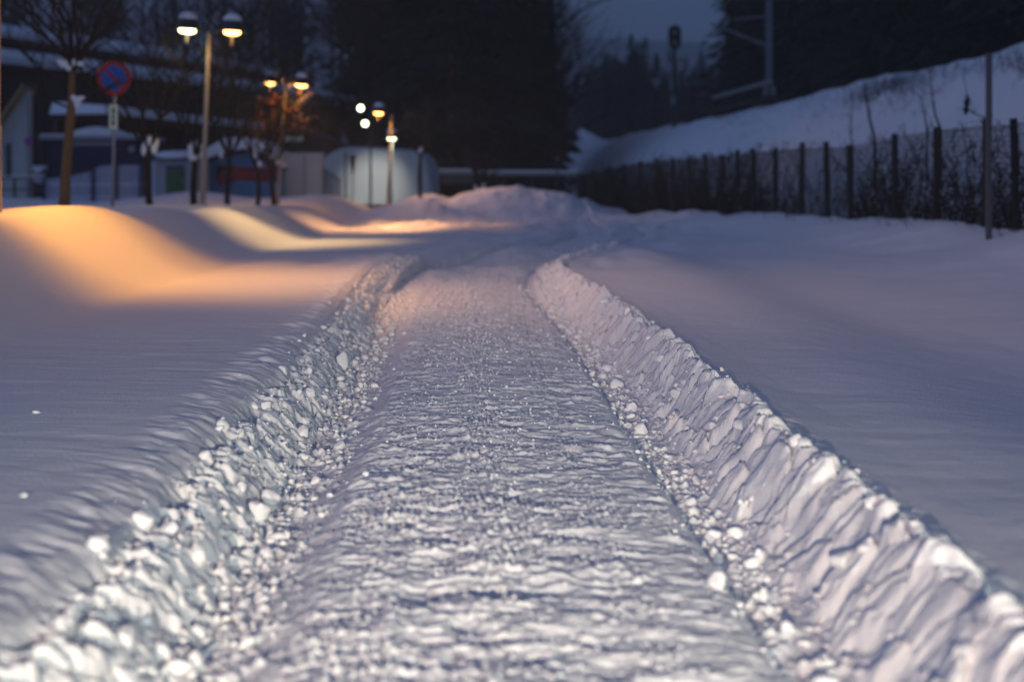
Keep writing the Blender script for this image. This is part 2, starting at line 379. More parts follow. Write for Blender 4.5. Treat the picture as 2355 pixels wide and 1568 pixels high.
# ------------------------------------------------------------------ snow lumps
def ico(n):
    import bmesh
    bm = bmesh.new(); bmesh.ops.create_icosphere(bm, subdivisions=n, radius=1)
    V = np.array([v.co[:] for v in bm.verts]); Fc = np.array([[v.index for v in f.verts] for f in bm.faces]); bm.free(); return V, Fc
I1, I3 = ico(2), ico(3)
def crumbs():
    V0, F0 = ico(1); out = []; n = 11000
    yy = 2.6+13.5*rng.random(n)**1.6; reg = rng.random(n); s = np.empty(n)
    a = reg < .30; b = (reg >= .30) & (reg < .62); c = (reg >= .62) & (reg < .70); d = reg >= .70
    s[a] = -.79+.10*rng.standard_normal(a.sum()); s[b] = .80+.08*rng.standard_normal(b.sum())
    s[c] = np.where(rng.random(c.sum()) < .5, -1.0, 1.12)+.07*rng.standard_normal(c.sum())
    s[d] = np.where(rng.random(d.sum()) < .55, .02+.12*rng.standard_normal(d.sum()), rng.uniform(-.5, .64, d.sum()))
    sz = np.where(d, .003+.006*rng.random(n)**4, .0032+.018*rng.random(n)**7)*np.clip(yy/6, .9, 1.6)
    x = s+center(yy); z = height(x, yy)
    K = len(V0); V = np.empty((n, K, 3))
    for i in range(n):
        sc = np.array([1, .8, .7])*rng.uniform(.7, 1.3, 3); an = rng.random()*6.28; ca, sa = math.cos(an), math.sin(an)
        v = V0*(1+.7*(rng.random(K)[:, None]-.5))*sc*sz[i]; V[i, :, 0] = v[:, 0]*ca-v[:, 1]*sa+x[i]; V[i, :, 1] = v[:, 0]*sa+v[:, 1]*ca+yy[i]; V[i, :, 2] = v[:, 2]+z[i]+sz[i]*.3
    Fc = (F0[None]+np.arange(n)[:, None, None]*K).reshape(-1, 3)
    o = raw('snow_crumbs', V.reshape(-1, 3), Fc, M['snow']); tag(o, 'loose white snow crumbs strewn over the ploughed lane', 'snow crumbs', kind='stuff')
crumbs()
def lump(x, y, sx, sy, sz, rz, seed, label, cat='snow lump', group=None, sink=.25, tilt=0):
    V0, F0 = I3; v = V0.copy(); s = seed
    n = fbm(v[:, 0]*1.3+s*3.1, v[:, 1]*1.3+v[:, 2]*1.7, s, 3); v *= (1+.38*n)[:, None]
    for k in range(9):                                   # broken flat faces
        d = np.random.default_rng(s*10+k).standard_normal(3); d /= np.linalg.norm(d); t = v @ d; lim = .52+.14*(k % 3)
        v -= np.outer(np.clip(t-lim, 0, None)*.85, d)
    v *= np.array([sx, sy, sz]); z = H(x, y, True)
    o = raw('snow_lump', v, F0, M['snow']); o.location = (x, y, z+sz*(1-2*sink)*.55); o.rotation_euler = (tilt, tilt*.5, rz)
    tag(o, label, cat, group); return o
def at(u, v, z): d = (EYE-z)*F/(v-HV); return U(u, d), d
G = 'snow lumps lying in the ploughed lane'
big = [ # u, v, z, size, label
 (785, 845, .05, (.075, .07, .13), 'largest standing white snow block against the far end of the cut edge'),
 (470, 1022, .27, (.055, .05, .05), 'rounded bright snow lump perched on the smooth rim of the cut'),
 (712, 950, .03, (.05, .05, .05), 'pointed snow lump at the foot of the cut below the large block'),
 (640, 1232, .02, (.065, .045, .035), 'flat pinkish oval snow lump in the lane by the foot of the cut'),
 (455, 1322, .06, (.045, .04, .06), 'upright egg shaped snow lump leaning at the foot of the cut'),
 (510, 1235, .06, (.06, .04, .045), 'pale bluish rounded snow lump below the slabs of the cut'),
 (548, 1205, .04, (.035, .035, .035), 'small angular bright snow lump above the pale bluish one'),
 (615, 1272, .02, (.032, .03, .04), 'pinkish upright snow pebble just below the flat oval lump'),
 (330, 1215, .2, (.055, .05, .06), 'bright twin lobed snow lump tucked under the rim of the cut'),
 (222, 1278, .22, (.06, .05, .055), 'bright snow lump bulging from the rim nearest the camera'),
 (415, 1525, .04, (.075, .05, .06), 'big jagged white snow block at the bottom of the frame'),
 (545, 1410, .02, (.045, .035, .03), 'pair like low snow lump near the bottom of the wheel lane'),
 (975, 1290, .1, (.045, .03, .018), 'flat bright snow flake lying on the packed crown'),
 (780, 1385, .09, (.04, .03, .018), 'small flat snow crumb on the crown beside the wheel lane'),
 (1467, 1335, .09, (.028, .025, .03), 'small bright snow pebble alone on the crown edge'),
 (1380, 872, .03, (.08, .06, .05), 'rounded double snow lump in the fence side rut far up'),
 (1235, 1120, .1, (.05, .03, .018), 'flat white snow chip on the middle of the crown'),
 (1520, 1105, .01, (.055, .035, .03), 'oval snow lump in the fence side rut halfway along'),
 (1600, 1090, .05, (.05, .035, .03), 'pale oval snow lump on the lower shoulder of the ridge'),
 (1650, 1395, .01, (.04, .035, .05), 'broken snow chunk wedged in the narrow blue groove'),
 (2085, 1192, .34, (.022, .02, .035), 'little triangular white snow chip on top of the ridge crest'),
 (1708, 905, .34, (.03, .02, .03), 'small wedge shaped snow chip on the distant ridge crest'),
 (1740, 1240, .12, (.06, .03, .025), 'long slanted snow slab pressed into the ridge slope'),
 (1555, 835, .32, (.07, .05, .04), 'round bright lump high on the far ridge slope'),
 (55, 1135, .275, (.022, .02, .014), 'tiny bright snow crumb alone on the smooth field near the frame edge'),
 (88, 946, .275, (.04, .02, .012), 'flat snow chip alone on the smooth field farther out'),
]
for i, (u, v, z, s, lab) in enumerate(big):
    x, y = at(u, v, z); lump(x, y, *[q*.72 for q in s], i*1.3, i+3, lab, group=G, tilt=.3*math.sin(i*2.1))
def many(n, f, lab, grp, seed):
    r = np.random.default_rng(seed); base = []
    for i in range(n):
        y = 3.1+9.5*r.random()**1.5; s = f(r); x = s+float(center(y)); q = (.013+.024*r.random()**2)*(1+.03*y)
        lump(x, y, q*r.uniform(.8, 1.35), q*r.uniform(.7, 1.1), q*r.uniform(.65, 1.0), r.random()*6, seed+i, lab, group=grp, sink=.3, tilt=r.uniform(-.4, .4))
many(85, lambda r: -.80+.075*r.standard_normal(), 'small rounded snow lump in the rubble along the foot of the cut', 'snow lumps along the foot of the cut', 300)
many(34, lambda r: .77+.05*r.standard_normal(), 'small snow lump in the rubble of the fence side wheel lane', 'snow lumps in the fence side wheel lane', 500)
many(36, lambda r: r.choice([.93, 1.0, 1.07])+.04*r.standard_normal(), 'small white snow lump pressed into the slope of the ridge', 'snow lumps on the ridge slope', 600)
many(30, lambda r: -1.0+.05*r.standard_normal(), 'angular snow chunk lodged among the slabs of the cut', 'snow chunks in the slabs of the cut', 700)

# ------------------------------------------------------------------ street lamps
LC = dict(orange=(1, .39, .035), yellow=(1, .80, .34), white=(.95, 1, .72))
gl = {k: glow('lamp_glass_'+k, v, s) for k, v, s in (('orange', (1, .46, .10), 13), ('yellow', (1, .86, .34), 11), ('white', (.95, 1, .62), 9))}
def lamp_head(root, dx, dz, hue, power, tgt, size, scale, spill=40):
    """hat shaped head hanging from an arm: returns nothing, all parts go under root (root at the pole's foot)"""
    hd = MB().lathe([(.03, .30), (.10, .285), (.17, .22), (.20, .12), (.21, .06), (.275, .035), (.285, .02), (.27, .02), (.18, .05), (.02, .06)], (dx, 0, dz), 24).build('lamp_hood', M['darkmetal'], root, True)
    MB().lathe([(.165, .20), (.17, .24), (.15, .30), (.10, .345), (.04, .365), (.005, .37)], (dx, 0, dz), 20).build('snow_cap', M['snowcap'], hd, True)
    MB().lathe([(.005, .045), (.145, .044), (.155, .030), (.14, -.012), (.09, -.03), (.004, -.032)], (dx, 0, dz), 20).build('lamp_glass', gl[hue], hd, True)
    MB().lathe([(.02, -.033), (.030, -.06), (.030, -.22), (.016, -.25), (.002, -.255)], (dx, 0, dz), 10).build('finial', M['paintpole'], hd, True)
    MB().tube([(0, 0, dz-.05), (dx*.35, 0, dz+.12), (dx*.75, 0, dz+.20), (dx*.9, 0, dz+.24)], .017, 6).build('arm', M['darkmetal'], root, True)
    spot('lamp_spill', (dx, 0, dz-.05), (dx*1.5, 0, 0), spill, LC[hue], 172, .6, .12, None, root)
    if power:
        spot('lamp_light', (dx, 0, dz-.06), tgt, power, LC[hue], size, .75, .12, scale, root)
def street_lamp(x, y, h, heads, lean, label, spill=40):
    z = H(x, y)-.05; r = empty('street_lamp', (x, y, z)); tag(r, label, 'street lamp', 'lamps along the lane')
    r.rotation_euler = (0, lean, 0)
    MB().tube([(0, 0, 0), (0, 0, .9), (0, 0, .95), (0, 0, h)], [.058, .055, .042, .036], 12).build('pole', M['paintpole'], r, True)
    for dx, hue, pw, tg, size, sc in heads: lamp_head(r, dx, h-.02, hue, pw, tg, size, sc, spill)
    return r
street_lamp(-5.08, 14.0, 3.8, [(-.42, 'orange', 0, None, 0, None), (.42, 'orange', 880, (1.5, .3, 0), 86, (1, .66, 1))], 0, 'tall grey street lamp cut off by the picture edge, only its lit pole in view', 150)
street_lamp(-5.66, 26.0, 3.22, [(-.40, 'yellow', 0, None, 0, None), (.42, 'orange', 0, None, 0, None)], R(2.2), 'nearest whole street lamp, one yellow and one orange lit hood over the snow bank')
spot('lamp_light', (-5.2, 24.4, 3.9), (-3.7, 24.0, .5), 680, (1, .60, .22), 88, .8, .12, (1, .40, 1))
spot('lamp_light', (-4.6, 14.0, 4.5), (6.5, 15.0, .4), 560, (1, .62, .44), 120, 1, .12)
street_lamp(-6.24, 37.8, 3.24, [(-.40, 'orange', 0, None, 0, None), (.42, 'orange', 0, None, 0, None)], R(4), 'second street lamp with two orange hoods beside the tree with brown leaves', 90)
spot('lamp_light', (-5.6, 35.0, 3.8), (-3.0, 34.4, .2), 1900, (1, .46, .15), 108, .8, .12, (1, .36, 1))
spot('lamp_light', (-3.7, 46.6, 3.5), (0, 42., .9), 520, (1, .50, .28), 80, 1, .12)
street_lamp(-4.1, 47.0, 3.16, [(-.45, 'orange', 120, (1.2, -.8, 0), 100, None)], R(2.5), 'third street lamp with a single orange hood in front of the white tent', 130)
street_lamp(-4.28, 50, 2.75, [(0, 'white', 60, (0, 2, 0), 120, None)], R(1), 'short pale street lamp with one white hood beside the single orange one')
def flood(x, y):
    r = empty('floodlight_pole', (x, y, H(x, y))); tag(r, 'thin dark pole carrying two round greenish white floodlights', 'floodlight')
    MB().tube([(0, 0, 0), (0, 0, 4.0)], [.045, .035], 8).build('pole', M['darkmetal'], r, True)
    for dx, z in ((-.36, 3.86), (-.20, 3.30)):
        h = MB().lathe([(.05, .12), (.10, .08), (.12, -.02), (.115, -.03)], (dx, 0, z), 16, 'y').build('flood_head', M['darkmetal'], r, True)
        MB().lathe([(.10, -.035), (.10, -.05), (.03, -.07)], (dx, 0, z), 16, 'y').build('flood_glass', gl['white'], h, True)
        MB().tube([(0, .02, z), (dx, .06, z)], .015, 6).build('bracket', M['darkmetal'], r)
    return r
flood(U(852, 52), 52)
spot('floodlight_light', (U(846, 51.5), 53.5, 3.1), (U(862, 57), 57, .9), 420, (1, .93, .74), 50, 1, .1)

# ------------------------------------------------------------------ signs
def no_parking(x, y, top, rad, h, label, under=True, lean=0):
    z = H(x, y)-.05; r = empty('no_parking_sign', (x, y, z)); tag(r, label, 'road sign'); r.rotation_euler = (0, lean, 0)
    zc = top-z
    MB().tube([(0, 0, 0), (0, 0, zc+rad*.8)], .03, 10).build('pole', M['steel'], r, True)
    dk = MB().lathe([(rad*.98, .0), (rad, -.008), (rad, -.018), (rad*.98, -.02)], (0, -.035, zc), 40, 'y').build('sign_disc', M['red'], r)
    MB().lathe([(rad*.74, -.0205), (rad*.74, -.024)], (0, -.035, zc), 40, 'y').build('blue_field', M['blue'], dk)
    MB().box((0, -.0615, zc), (rad*1.5, .003, rad*.19), ry=R(45)).build('red_bar', M['red'], dk)
    if under:
        zb = Z(270, y)-z
        b = MB().box((0, -.045, zb), (.155, .012, .44)).build('sub_plate', M['cream'], r, bevel=.003)
        MB().box((0, -.0535, zb), (.022, .004, .22)).prism([(-.035, zb+.09), (.035, zb+.09), (0, zb+.17)], -.056, -.052).prism([(-.035, zb-.09), (0, zb-.17), (.035, zb-.09)], -.056, -.052).build('arrow_mark', M['black'], b)
        MB().tube([(-.03, -.03, zb), (.03, -.03, zb)], .035, 8).build('clamp', M['steel'], b)
    return r
no_parking(U(259, 25), 25, Z(181, 25), .305, 0, 'round blue and red no parking sign with a cream arrow plate below it', lean=R(.9))
no_parking(U(68, 43), 43, Z(326, 43), .14, 0, 'small distant no parking sign in front of the white lean-to wall', under=False)

# ------------------------------------------------------------------ bare trees
def grow(mb, p, d, ln, r, lv, rnd, tips, spread=.55, up=.12, k=5):
    n = 4; pts = [p]; rr = [r]; dd = d.copy()
    for i in range(n):
        dd = (dd+Vector((rnd.gauss(0, .16), rnd.gauss(0, .16), rnd.gauss(0, .07)+up*.5))).normalized()
        pts.append(pts[-1]+dd*(ln/n)); rr.append(r*(1-.42*(i+1)/n))
    mb.tube(pts, rr, max(3, k), cap=False)
    if lv <= 0: tips.append(pts[-1]); return
    for j in range(rnd.choice([2, 3, 3])):
        q = pts[rnd.choice([2, 3, 4])]; a = rnd.uniform(0, 6.28)
        o = Vector((math.cos(a), math.sin(a), .25)); nd = (dd*(1-spread)+o*spread).normalized()
        grow(mb, q, nd, ln*rnd.uniform(.6, .85), r*.52, lv-1, rnd, tips, spread, up, k-1)
def bare_tree(u, v, d, crotch, rt, height_, label, seed, lv=4, bark='twig', lean=0., group='young trees along the bank', leaves=0, snowy=6, kids=7, spread=.5):
    rnd = random.Random(seed); x, y, z = P(u, v, d); z = min(z, H(x, y))
    if abs(H(x, y)-z) > .15: z = H(x, y)
    r = empty('bare_tree', (x, y, z-.1)); tag(r, label, 'tree', group)
    tk = MB(); top = Vector((lean*crotch, 0, crotch)); a = []; n = 9
    for i in range(n+1):
        t = i/n; a.append(Vector((lean*crotch*t+.03*math.sin(t*4+seed), .03*math.sin(t*3+seed*2), crotch*t)))
    tk.tube(a, [rt*(1.18-.28*(i/n)) for i in range(n+1)], 10); kn = a[-1]
    tk.build('trunk', M[bark], r, True)
    cr = MB(); tips = []
    for j in range(kids):
        an = j*6.28/kids+rnd.uniform(-.3, .3); o = Vector((math.cos(an)*spread, math.sin(an)*spread, rnd.uniform(.7, 1.3))).normalized()
        grow(cr, kn-Vector((0, 0, rnd.uniform(0, .1*crotch))), o, height_*rnd.uniform(.26, .42), rt*.62, lv, rnd, tips)
    cr.build('crown', M['twig'], r)
    sn = MB(); V0, F0 = I1
    for j in range(snowy):
        an = rnd.uniform(0, 6.28); q = kn+Vector((math.cos(an)*rt*rnd.uniform(.6, 3.2), -abs(math.sin(an))*rt*.8, rnd.uniform(.0, .30)))
        s = rt*rnd.uniform(.8, 1.3); sn.add(V0*np.array([s*.85, s*.8, s*1.6])+np.array(q), F0.tolist())
    if snowy: sn.build('snow_clump', M['snowcap'], r, True)
    if leaves:
        lf = MB()
        for j in range(leaves):
            q = rnd.choice(tips)+Vector((rnd.gauss(0, .12), rnd.gauss(0, .12), rnd.gauss(-.05, .12))); s = rnd.uniform(.035, .06)
            a1 = Vector((rnd.gauss(0, 1), rnd.gauss(0, 1), rnd.gauss(0, 1))).normalized()*s; b1 = a1.orthogonal().normalized()*s*.6
            lf.add([tuple(q-a1), tuple(q+b1), tuple(q+a1), tuple(q-b1)], [(0, 1, 2, 3)])
        lf.build('dry_leaves', M['leaf'], r)
    return r
def near_tree():
    rnd = random.Random(5); d = 22; r = empty('bare_tree', (U(148, d), d, .80)); tag(r, 'largest roadside tree, orange lit leaning trunk with snow in its two forks', 'tree', 'young trees along the bank')
    q = lambda u, v, dy=0: Vector((U(u, d)-U(148, d), dy, Z(v, d)-.80))
    a = [q(148, 480), q(150, 430), q(155, 350), q(161, 280), q(165, 240), q(165, 200), q(167, 165)]
    MB().tube(a, [.092, .082, .075, .07, .066, .052, .048], 12).build('trunk', M['bark'], r, True)
    cr = MB(); tips = []
    for (u, v), (tu, tv), rad, lv in (((166, 160), (230, 20), .03, 5), ((167, 150), (30, -40), .034, 5), ((167, 150), (170, -30), .034, 5), ((167, 150), (100, -60), .03, 5), ((167, 150), (260, -50), .03, 5), ((164, 240), (215, 205), .028, 3), ((166, 170), (120, 90), .034, 4), ((167, 165), (215, 100), .034, 4), ((167, 165), (168, 60), .036, 4), ((165, 215), (90, 170), .026, 4), ((163, 250), (60, 200), .020, 3),
                                ((166, 185), (235, 150), .022, 4), ((166, 150), (60, 30), .03, 4), ((167, 150), (300, 40), .03, 4), ((167, 155), (140, 20), .03, 4)):
        p = q(u, v); dv = q(tu, tv)-p; L_ = dv.length; grow(cr, p, (dv+Vector((0, rnd.uniform(-.3, .3), 0))).normalized(), L_*1.25, rad, lv, rnd, tips, .5, .05)
    cr.build('crown', M['twig'], r)
    sn = MB(); V0, F0 = I1
    for (u, v), s in (((150, 148), (.085, .06, .07)), ((140, 143), (.05, .05, .045)), ((172, 145), (.03, .03, .06)), ((188, 148), (.06, .04, .045)), ((160, 158), (.05, .04, .05)), ((180, 232), (.07, .05, .07)), ((190, 226), (.055, .04, .035)), ((171, 226), (.04, .03, .05)), ((178, 243), (.035, .03, .05))):
        sn.add(V0*np.array(s)+np.array(q(u, v, -.05)), F0.tolist())
    sn.build('snow_clump', M['snowcap'], r, True)
near_tree()
bare_tree(343, 480, 27, 1.18, .062, 5.0, 'dark pollarded tree in front of the white pickets, snow on its knob', 2, lean=-.01)
bare_tree(447, 470, 30, 1.16, .070, 5.0, 'dark pollarded tree beside the foot of the nearest whole lamp', 3, snowy=8)
bare_tree(525, 468, 33, 1.30, .060, 5.0, 'thin dark tree standing before the blue gabled hut', 4, snowy=2)
bare_tree(592, 470, 35, 1.10, .052, 5.0, 'thin dark tree before the red tarpaulin, near the second lamp', 6, snowy=2)
bare_tree(628, 464, 37.2, 1.0, .065, 2.6, 'young tree keeping dry brown leaves beside the second street lamp', 8, snowy=1, leaves=340)
bare_tree(966, 456, 44, 1.45, .05, 2.2, 'dark young tree at the rounded end of the white tent', 9, snowy=2)
bare_tree(1105, 412, 50, .85, .07, 2.4, 'small snowy tree behind the heaps near the low grey barrier', 10, snowy=4)

# ------------------------------------------------------------------ buildings of the lamp side
def wall_between(mb, a, b, z0, z1, th=.3):
    a = Vector(a); b = Vector(b); c = (a+b)/2; L_ = (b-a).length; an = math.atan2(b.y-a.y, b.x-a.x)
    mb.box((c.x, c.y, (z0+z1)/2), (L_, th, z1-z0), rz=an); return an
def station():
    a = Vector((-24.5, 56.)); b = Vector((-10.9, 92.)); dr = (b-a); L_ = dr.length; an = math.atan2(dr.y, dr.x)
    r = empty('station_building', (a.x, a.y, .3), an); tag(r, 'long low dark building with stepped snow covered roofs behind the lamps', 'building')
    # local x runs along the building, local y (negative) faces the camera side, +y goes back
    zw = 5.75
    MB().box((L_/2, 5.0, zw/2), (L_, 9.6, zw)).build('wall', M['dwall2'], r)
    rf = MB().prism([(0, 0), (0, 0), (0, 0)], 0, 0) if False else MB()
    def slab(y0, z0, y1, z1, x0, x1, t): return MB().add([(x0, y0, z0), (x1, y0, z0), (x1, y1, z1), (x0, y1, z1), (x0, y0, z0+t), (x1, y0, z0+t), (x1, y1, z1+t), (x0, y1, z1+t)], [(3, 2, 1, 0), (4, 5, 6, 7), (0, 1, 5, 4), (1, 2, 6, 5), (2, 3, 7, 6), (3, 0, 4, 7)])
    ro = slab(-.9, 5.78, 5.2, 6.95, -.5, L_+.4, .16).build('roof', M['dwall'], r)
    slab(-.85, 5.95, 5.1, 7.10, -.45, L_+.35, .30).build('roof_snow', M['snowcap'], ro)
    x0 = L_*.25
    MB().box(((x0+L_)/2, 7.6, 7.15), (L_-x0-.5, 4.6, 1.3)).build('clerestory', M['dwall'], r)
    r2 = slab(4.7, 7.75, 10.4, 9.0, x0-.3, L_+.1, .14).build('roof', M['dwall'], r)
    slab(4.75, 7.90, 10.3, 9.12, x0-.25, L_+.05, .28).build('roof_snow', M['snowcap'], r2)
    for i in range(9):
        xx = 1.8+i*(L_-3)/8.5; w_ = MB().box((xx, .17, 3.7), (1.7, .08, 1.5)).build('window_frame', M['dwall'], r)
        MB().box((xx, .11, 3.7), (1.5, .05, 1.3)).build('pane', M['window'], w_)
    for i in range(10):
        xx = .6+i*(L_-1)/9.3; MB().box((xx, -.6, 2.9), (.16, .16, 5.75)).build('eave_post', M['dwall'], r)
station()
def platform_roof():
    a = Vector((U(232, 50), 50.)); b = Vector((U(602, 66), 66.)); dr = b-a; L_ = dr.length; an = math.atan2(dr.y, dr.x)
    zt = Z(268, 50); r = empty('shelter', (a.x, a.y, .4), an); tag(r, 'long open shelter with a flat snowy roof in front of the dark building', 'shelter')
    h = zt-.4
    ro = MB().box((L_/2, .9, h), (L_, 2.2, .14)).build('roof', M['dwall'], r)
    MB().add([(0, -.2, h+.075), (L_, -.2, h+.075), (L_, 2., h+.075), (0, 2., h+.075), (.08, -.1, h+.4), (L_-.08, -.1, h+.4), (L_-.1, 1.9, h+.55), (.1, 1.9, h+.55)], [(3, 2, 1, 0), (4, 5, 6, 7), (0, 1, 5, 4), (1, 2, 6, 5), (2, 3, 7, 6), (3, 0, 4, 7)]).build('roof_snow', M['snowcap'], ro, bevel=.06)
    for i in range(8):
        for y_ in (0, 1.8): MB().box((.2+i*(L_-.4)/7, y_, h/2), (.10, .10, h)).build('post', M['darkmetal'], r)
    MB().box((L_/2, 1.95, h/2), (L_-.3, .06, h-.2)).build('back_wall', M['dwall'], r)
platform_roof()
def lean_to():
    d = 44; r = empty('lean_to', (U(-60, d), d, .5)); tag(r, 'white walled lean-to with a sloping yellowish eave at the picture edge', 'building')
    X = lambda u: U(u, d)-U(-60, d); Zz = lambda v: Z(v, d)-.5
    MB().prism([(X(-200), 0), (X(62), 0), (X(62), Zz(208)), (X(-200), Zz(480)+.1)][:3]+[(X(-60), Zz(385)), (X(-200), Zz(385))], 0, .5).build('wall', M['wwall'], r)
    ro = MB().add([(X(-70), -.5, Zz(402)), (X(66), -.5, Zz(204)), (X(66), .8, Zz(204)), (X(-70), .8, Zz(402)), (X(-72), -.5, Zz(392)), (X(64), -.5, Zz(194)), (X(64), .8, Zz(194)), (X(-72), .8, Zz(392))], [(3, 2, 1, 0), (4, 5, 6, 7), (0, 1, 5, 4), (1, 2, 6, 5), (2, 3, 7, 6), (3, 0, 4, 7)]).build('roof', M['eave'], r)
    wf = MB().box((X(20), -.02, (Zz(330)+Zz(405))/2), (.17, .06, Zz(330)-Zz(405))).build('window', M['window'], r)
lean_to()
def kiosk():
    d = 47; X = lambda u: U(u, d)-U(215, d); r = empty('kiosk', (U(215, d), d, .45)); Zz = lambda v: Z(v, d)-.45
    tag(r, 'low dark blue kiosk with a snow mound on its flat roof behind the pickets', 'kiosk')
    MB().box(((X(108)+X(328))/2, 1.4, Zz(322)/2), (X(328)-X(108), 2.8, Zz(322))).build('wall', M['navy'], r)
    ro = MB().box(((X(98)+X(330))/2, 1.3, Zz(317)), (X(330)-X(98), 3.3, .13)).build('roof', M['paleblue'], r)
    xs_ = np.linspace(X(100), X(328), 40); t = (xs_-X(215))/(X(268)-X(215)); hh = .05+.26*np.clip(1-t*t, 0, 1)
    V = []; f = []
    for i, x_ in enumerate(xs_):
        for y_, k in ((-.3, 0), (-.28, .8), (.3, 1), (1.8, 1), (2.8, 0)): V.append((x_, y_, Zz(317)+.068+hh[i]*k))
    for i in range(39):
        for j in range(4): f.append((i*5+j, i*5+j+1, i*5+j+6, i*5+j+5))
    MB().add(V, f).build('roof_snow', M['snowcap'], ro, True)
    MB().box(((X(170)+X(258))/2, -.03, Zz(331)), (X(258)-X(170), .05, .13)).build('name_board', M['paleblue'], r)
    MB().box(((X(120)+X(300))/2, -.02, Zz(345)), (X(300)-X(120), .04, .12)).build('hatch_frame', M['bluepost'], r)
    MB().lathe([(.01, -.05), (.14, -.03), (.16, .0)], (X(212), -.02, Zz(360)), 20, 'y').build('oval_badge', M['bluepost'], r)
    MB().lathe([(.01, -.06), (.10, -.05), (.12, .0)], (X(303), -.02, Zz(343)), 16, 'y').build('wall_lantern', M['wwall'], r, True)
kiosk()
def pickets():
    d = 41; r = empty('picket_fence', (U(105, d), d, H(U(215, d), d)-.1)); tag(r, 'white picket fence with dark blue posts in front of the kiosk', 'fence')
    z0 = H(U(215, d), d)-.1; X = lambda u: U(u, d)-U(105, d)
    tops = lambda u: Z(np.interp(u, [105, 162, 210, 232, 330], [414, 407, 396, 383, 381]), d)-z0
    pk = MB(); u = 108.
    while u < 328:
        h = float(tops(u)); pk.box((X(u), 0, h/2), (.040, .022, h)).prism([(X(u)-.020, h), (X(u)+.020, h), (X(u), h+.03)], -.011, .011); u += 6.4
    pk.build('pickets', M['picket'], r)
    MB().box(((X(105)+X(328))/2, .03, .25), (X(328)-X(105), .03, .07)).box(((X(105)+X(328))/2, .03, .62), (X(328)-X(105), .03, .07)).build('rail', M['picket'], r)
    for u in (103, 215, 270, 324): h = float(tops(u))+.03; MB().box((X(u), -.05, h/2), (.085, .07, h)).build('post', M['bluepost'], r, bevel=.008)
pickets()
def pale_shed():
    d = 46; r = empty('shed', (U(395, d), d, .4)); X = lambda u: U(u, d)-U(395, d); Zz = lambda v: Z(v, d)-.4
    tag(r, 'small pale shed with a green door and snowy roof between two trees', 'shed')
    MB().box(((X(352)+X(444))/2, 1.2, Zz(368)/2), (X(444)-X(352), 2.4, Zz(368))).build('wall', M['paleblue'], r)
    ro = MB().box(((X(348)+X(448))/2, 1.2, Zz(366)), (X(448)-X(348), 2.8, .08)).build('roof', M['bluepost'], r)
    V0, F0 = I3; v = V0.copy(); v[:, 2] = np.clip(v[:, 2], 0, 1)
    v = np.sign(v)*np.abs(v)**.7; MB().add(v*np.array([.75, 1.45, .27])+np.array([X(398), 1.2, Zz(364.5)]), F0.tolist()).build('roof_snow', M['snowcap'], ro, True)
    dr = MB().box((X(404), -.03, (Zz(392)+0)/2), (X(427)-X(383), .06, Zz(392))).build('door', M['green'], r)
    MB().box((X(404), -.03, Zz(386)), (X(427)-X(383), .07, .10)).build('door_header', M['bluepost'], r)
    MB().box((X(355), -.05, Zz(368)/2), (.10, .08, Zz(368))).build('corner_board', M['picket'], r)
    MB().tube([(X(420), -.08, .75), (X(420), -.08, .9)], .015, 6).build('handle', M['steel'], dr)
pale_shed()
def blue_hut():
    d = 49; r = empty('hut', (U(560, d), d, .4)); X = lambda u: U(u, d)-U(560, d); Zz = lambda v: Z(v, d)-.4
    tag(r, 'bright blue gabled hut under thick snow behind the red tarpaulin', 'hut')
    MB().prism([(X(481), 0), (X(645), 0), (X(645), Zz(392)), (X(612), Zz(366)), (X(566), Zz(352)), (X(520), Zz(360)), (X(481), Zz(374))], 0, 3.2).build('wall', M['bluewall'], r)
    L1 = [(458, 378), (481, 371), (520, 357), (566, 348), (612, 362), (650, 392)]
    lo = [(X(u), Zz(v)) for u, v in L1]; hi = [(X(u), Zz(v)+.08) for u, v in L1][::-1]
    ro = MB().prism(lo+hi, -.35, 3.5).build('roof', M['navy'], r)
    lo = [(X(u), Zz(v)+.085) for u, v in L1]; hi = [(X(u), Zz(v)+.085+h) for (u, v), h in zip(L1, (.06, .36, .50, .38, .40, .08))][::-1]
    MB().prism(lo+hi, -.30, 3.4).build('roof_snow', M['snowcap'], ro, bevel=.08)
    MB().box((X(515), -.03, Zz(400)), (.5, .06, .55)).build('window', M['window'], r)
blue_hut()
def tarp():
    d = 44.5; r = empty('covered_stack', (U(568, d), d, .45)); X = lambda u: U(u, d)-U(568, d); Zz = lambda v: Z(v, d)-.45
    tag(r, 'stack under a dark red tarpaulin in front of the blue hut', 'covered stack')
    xs_ = np.linspace(X(503), X(632), 26); V = []; f = []
    top = np.interp(xs_, [X(503), X(512), X(530), X(560), X(590), X(632)], [Zz(405), Zz(393), Zz(384), Zz(385), Zz(388), Zz(389)])
    for i, x_ in enumerate(xs_):
        for j, (y_, k) in enumerate(((-.05, -1), (0, -.5), (.03, -.1), (.15, 0), (.7, .03), (1.2, -.1), (1.25, -1))):
            V.append((x_, y_+.03*math.sin(i*1.7+j), top[i]+k*(.42) + .015*math.sin(i*2.3)))
    for i in range(25):
        for j in range(6): f.append((i*7+j, i*7+j+1, i*7+j+8, i*7+j+7))
    o = MB().add(V, f).build('tarpaulin', M['redtarp'], r, True); s = o.modifiers.new('s', 'SOLIDIFY'); s.thickness = .02
    rnd = random.Random(3)
    for i in range(6):
        x_ = X(520+i*20); hh = .30+.05*rnd.random()
        MB().box((x_, .5, .12), (.24, .8, hh)).build('crate', M['crate'], r, bevel=.01)
tarp()
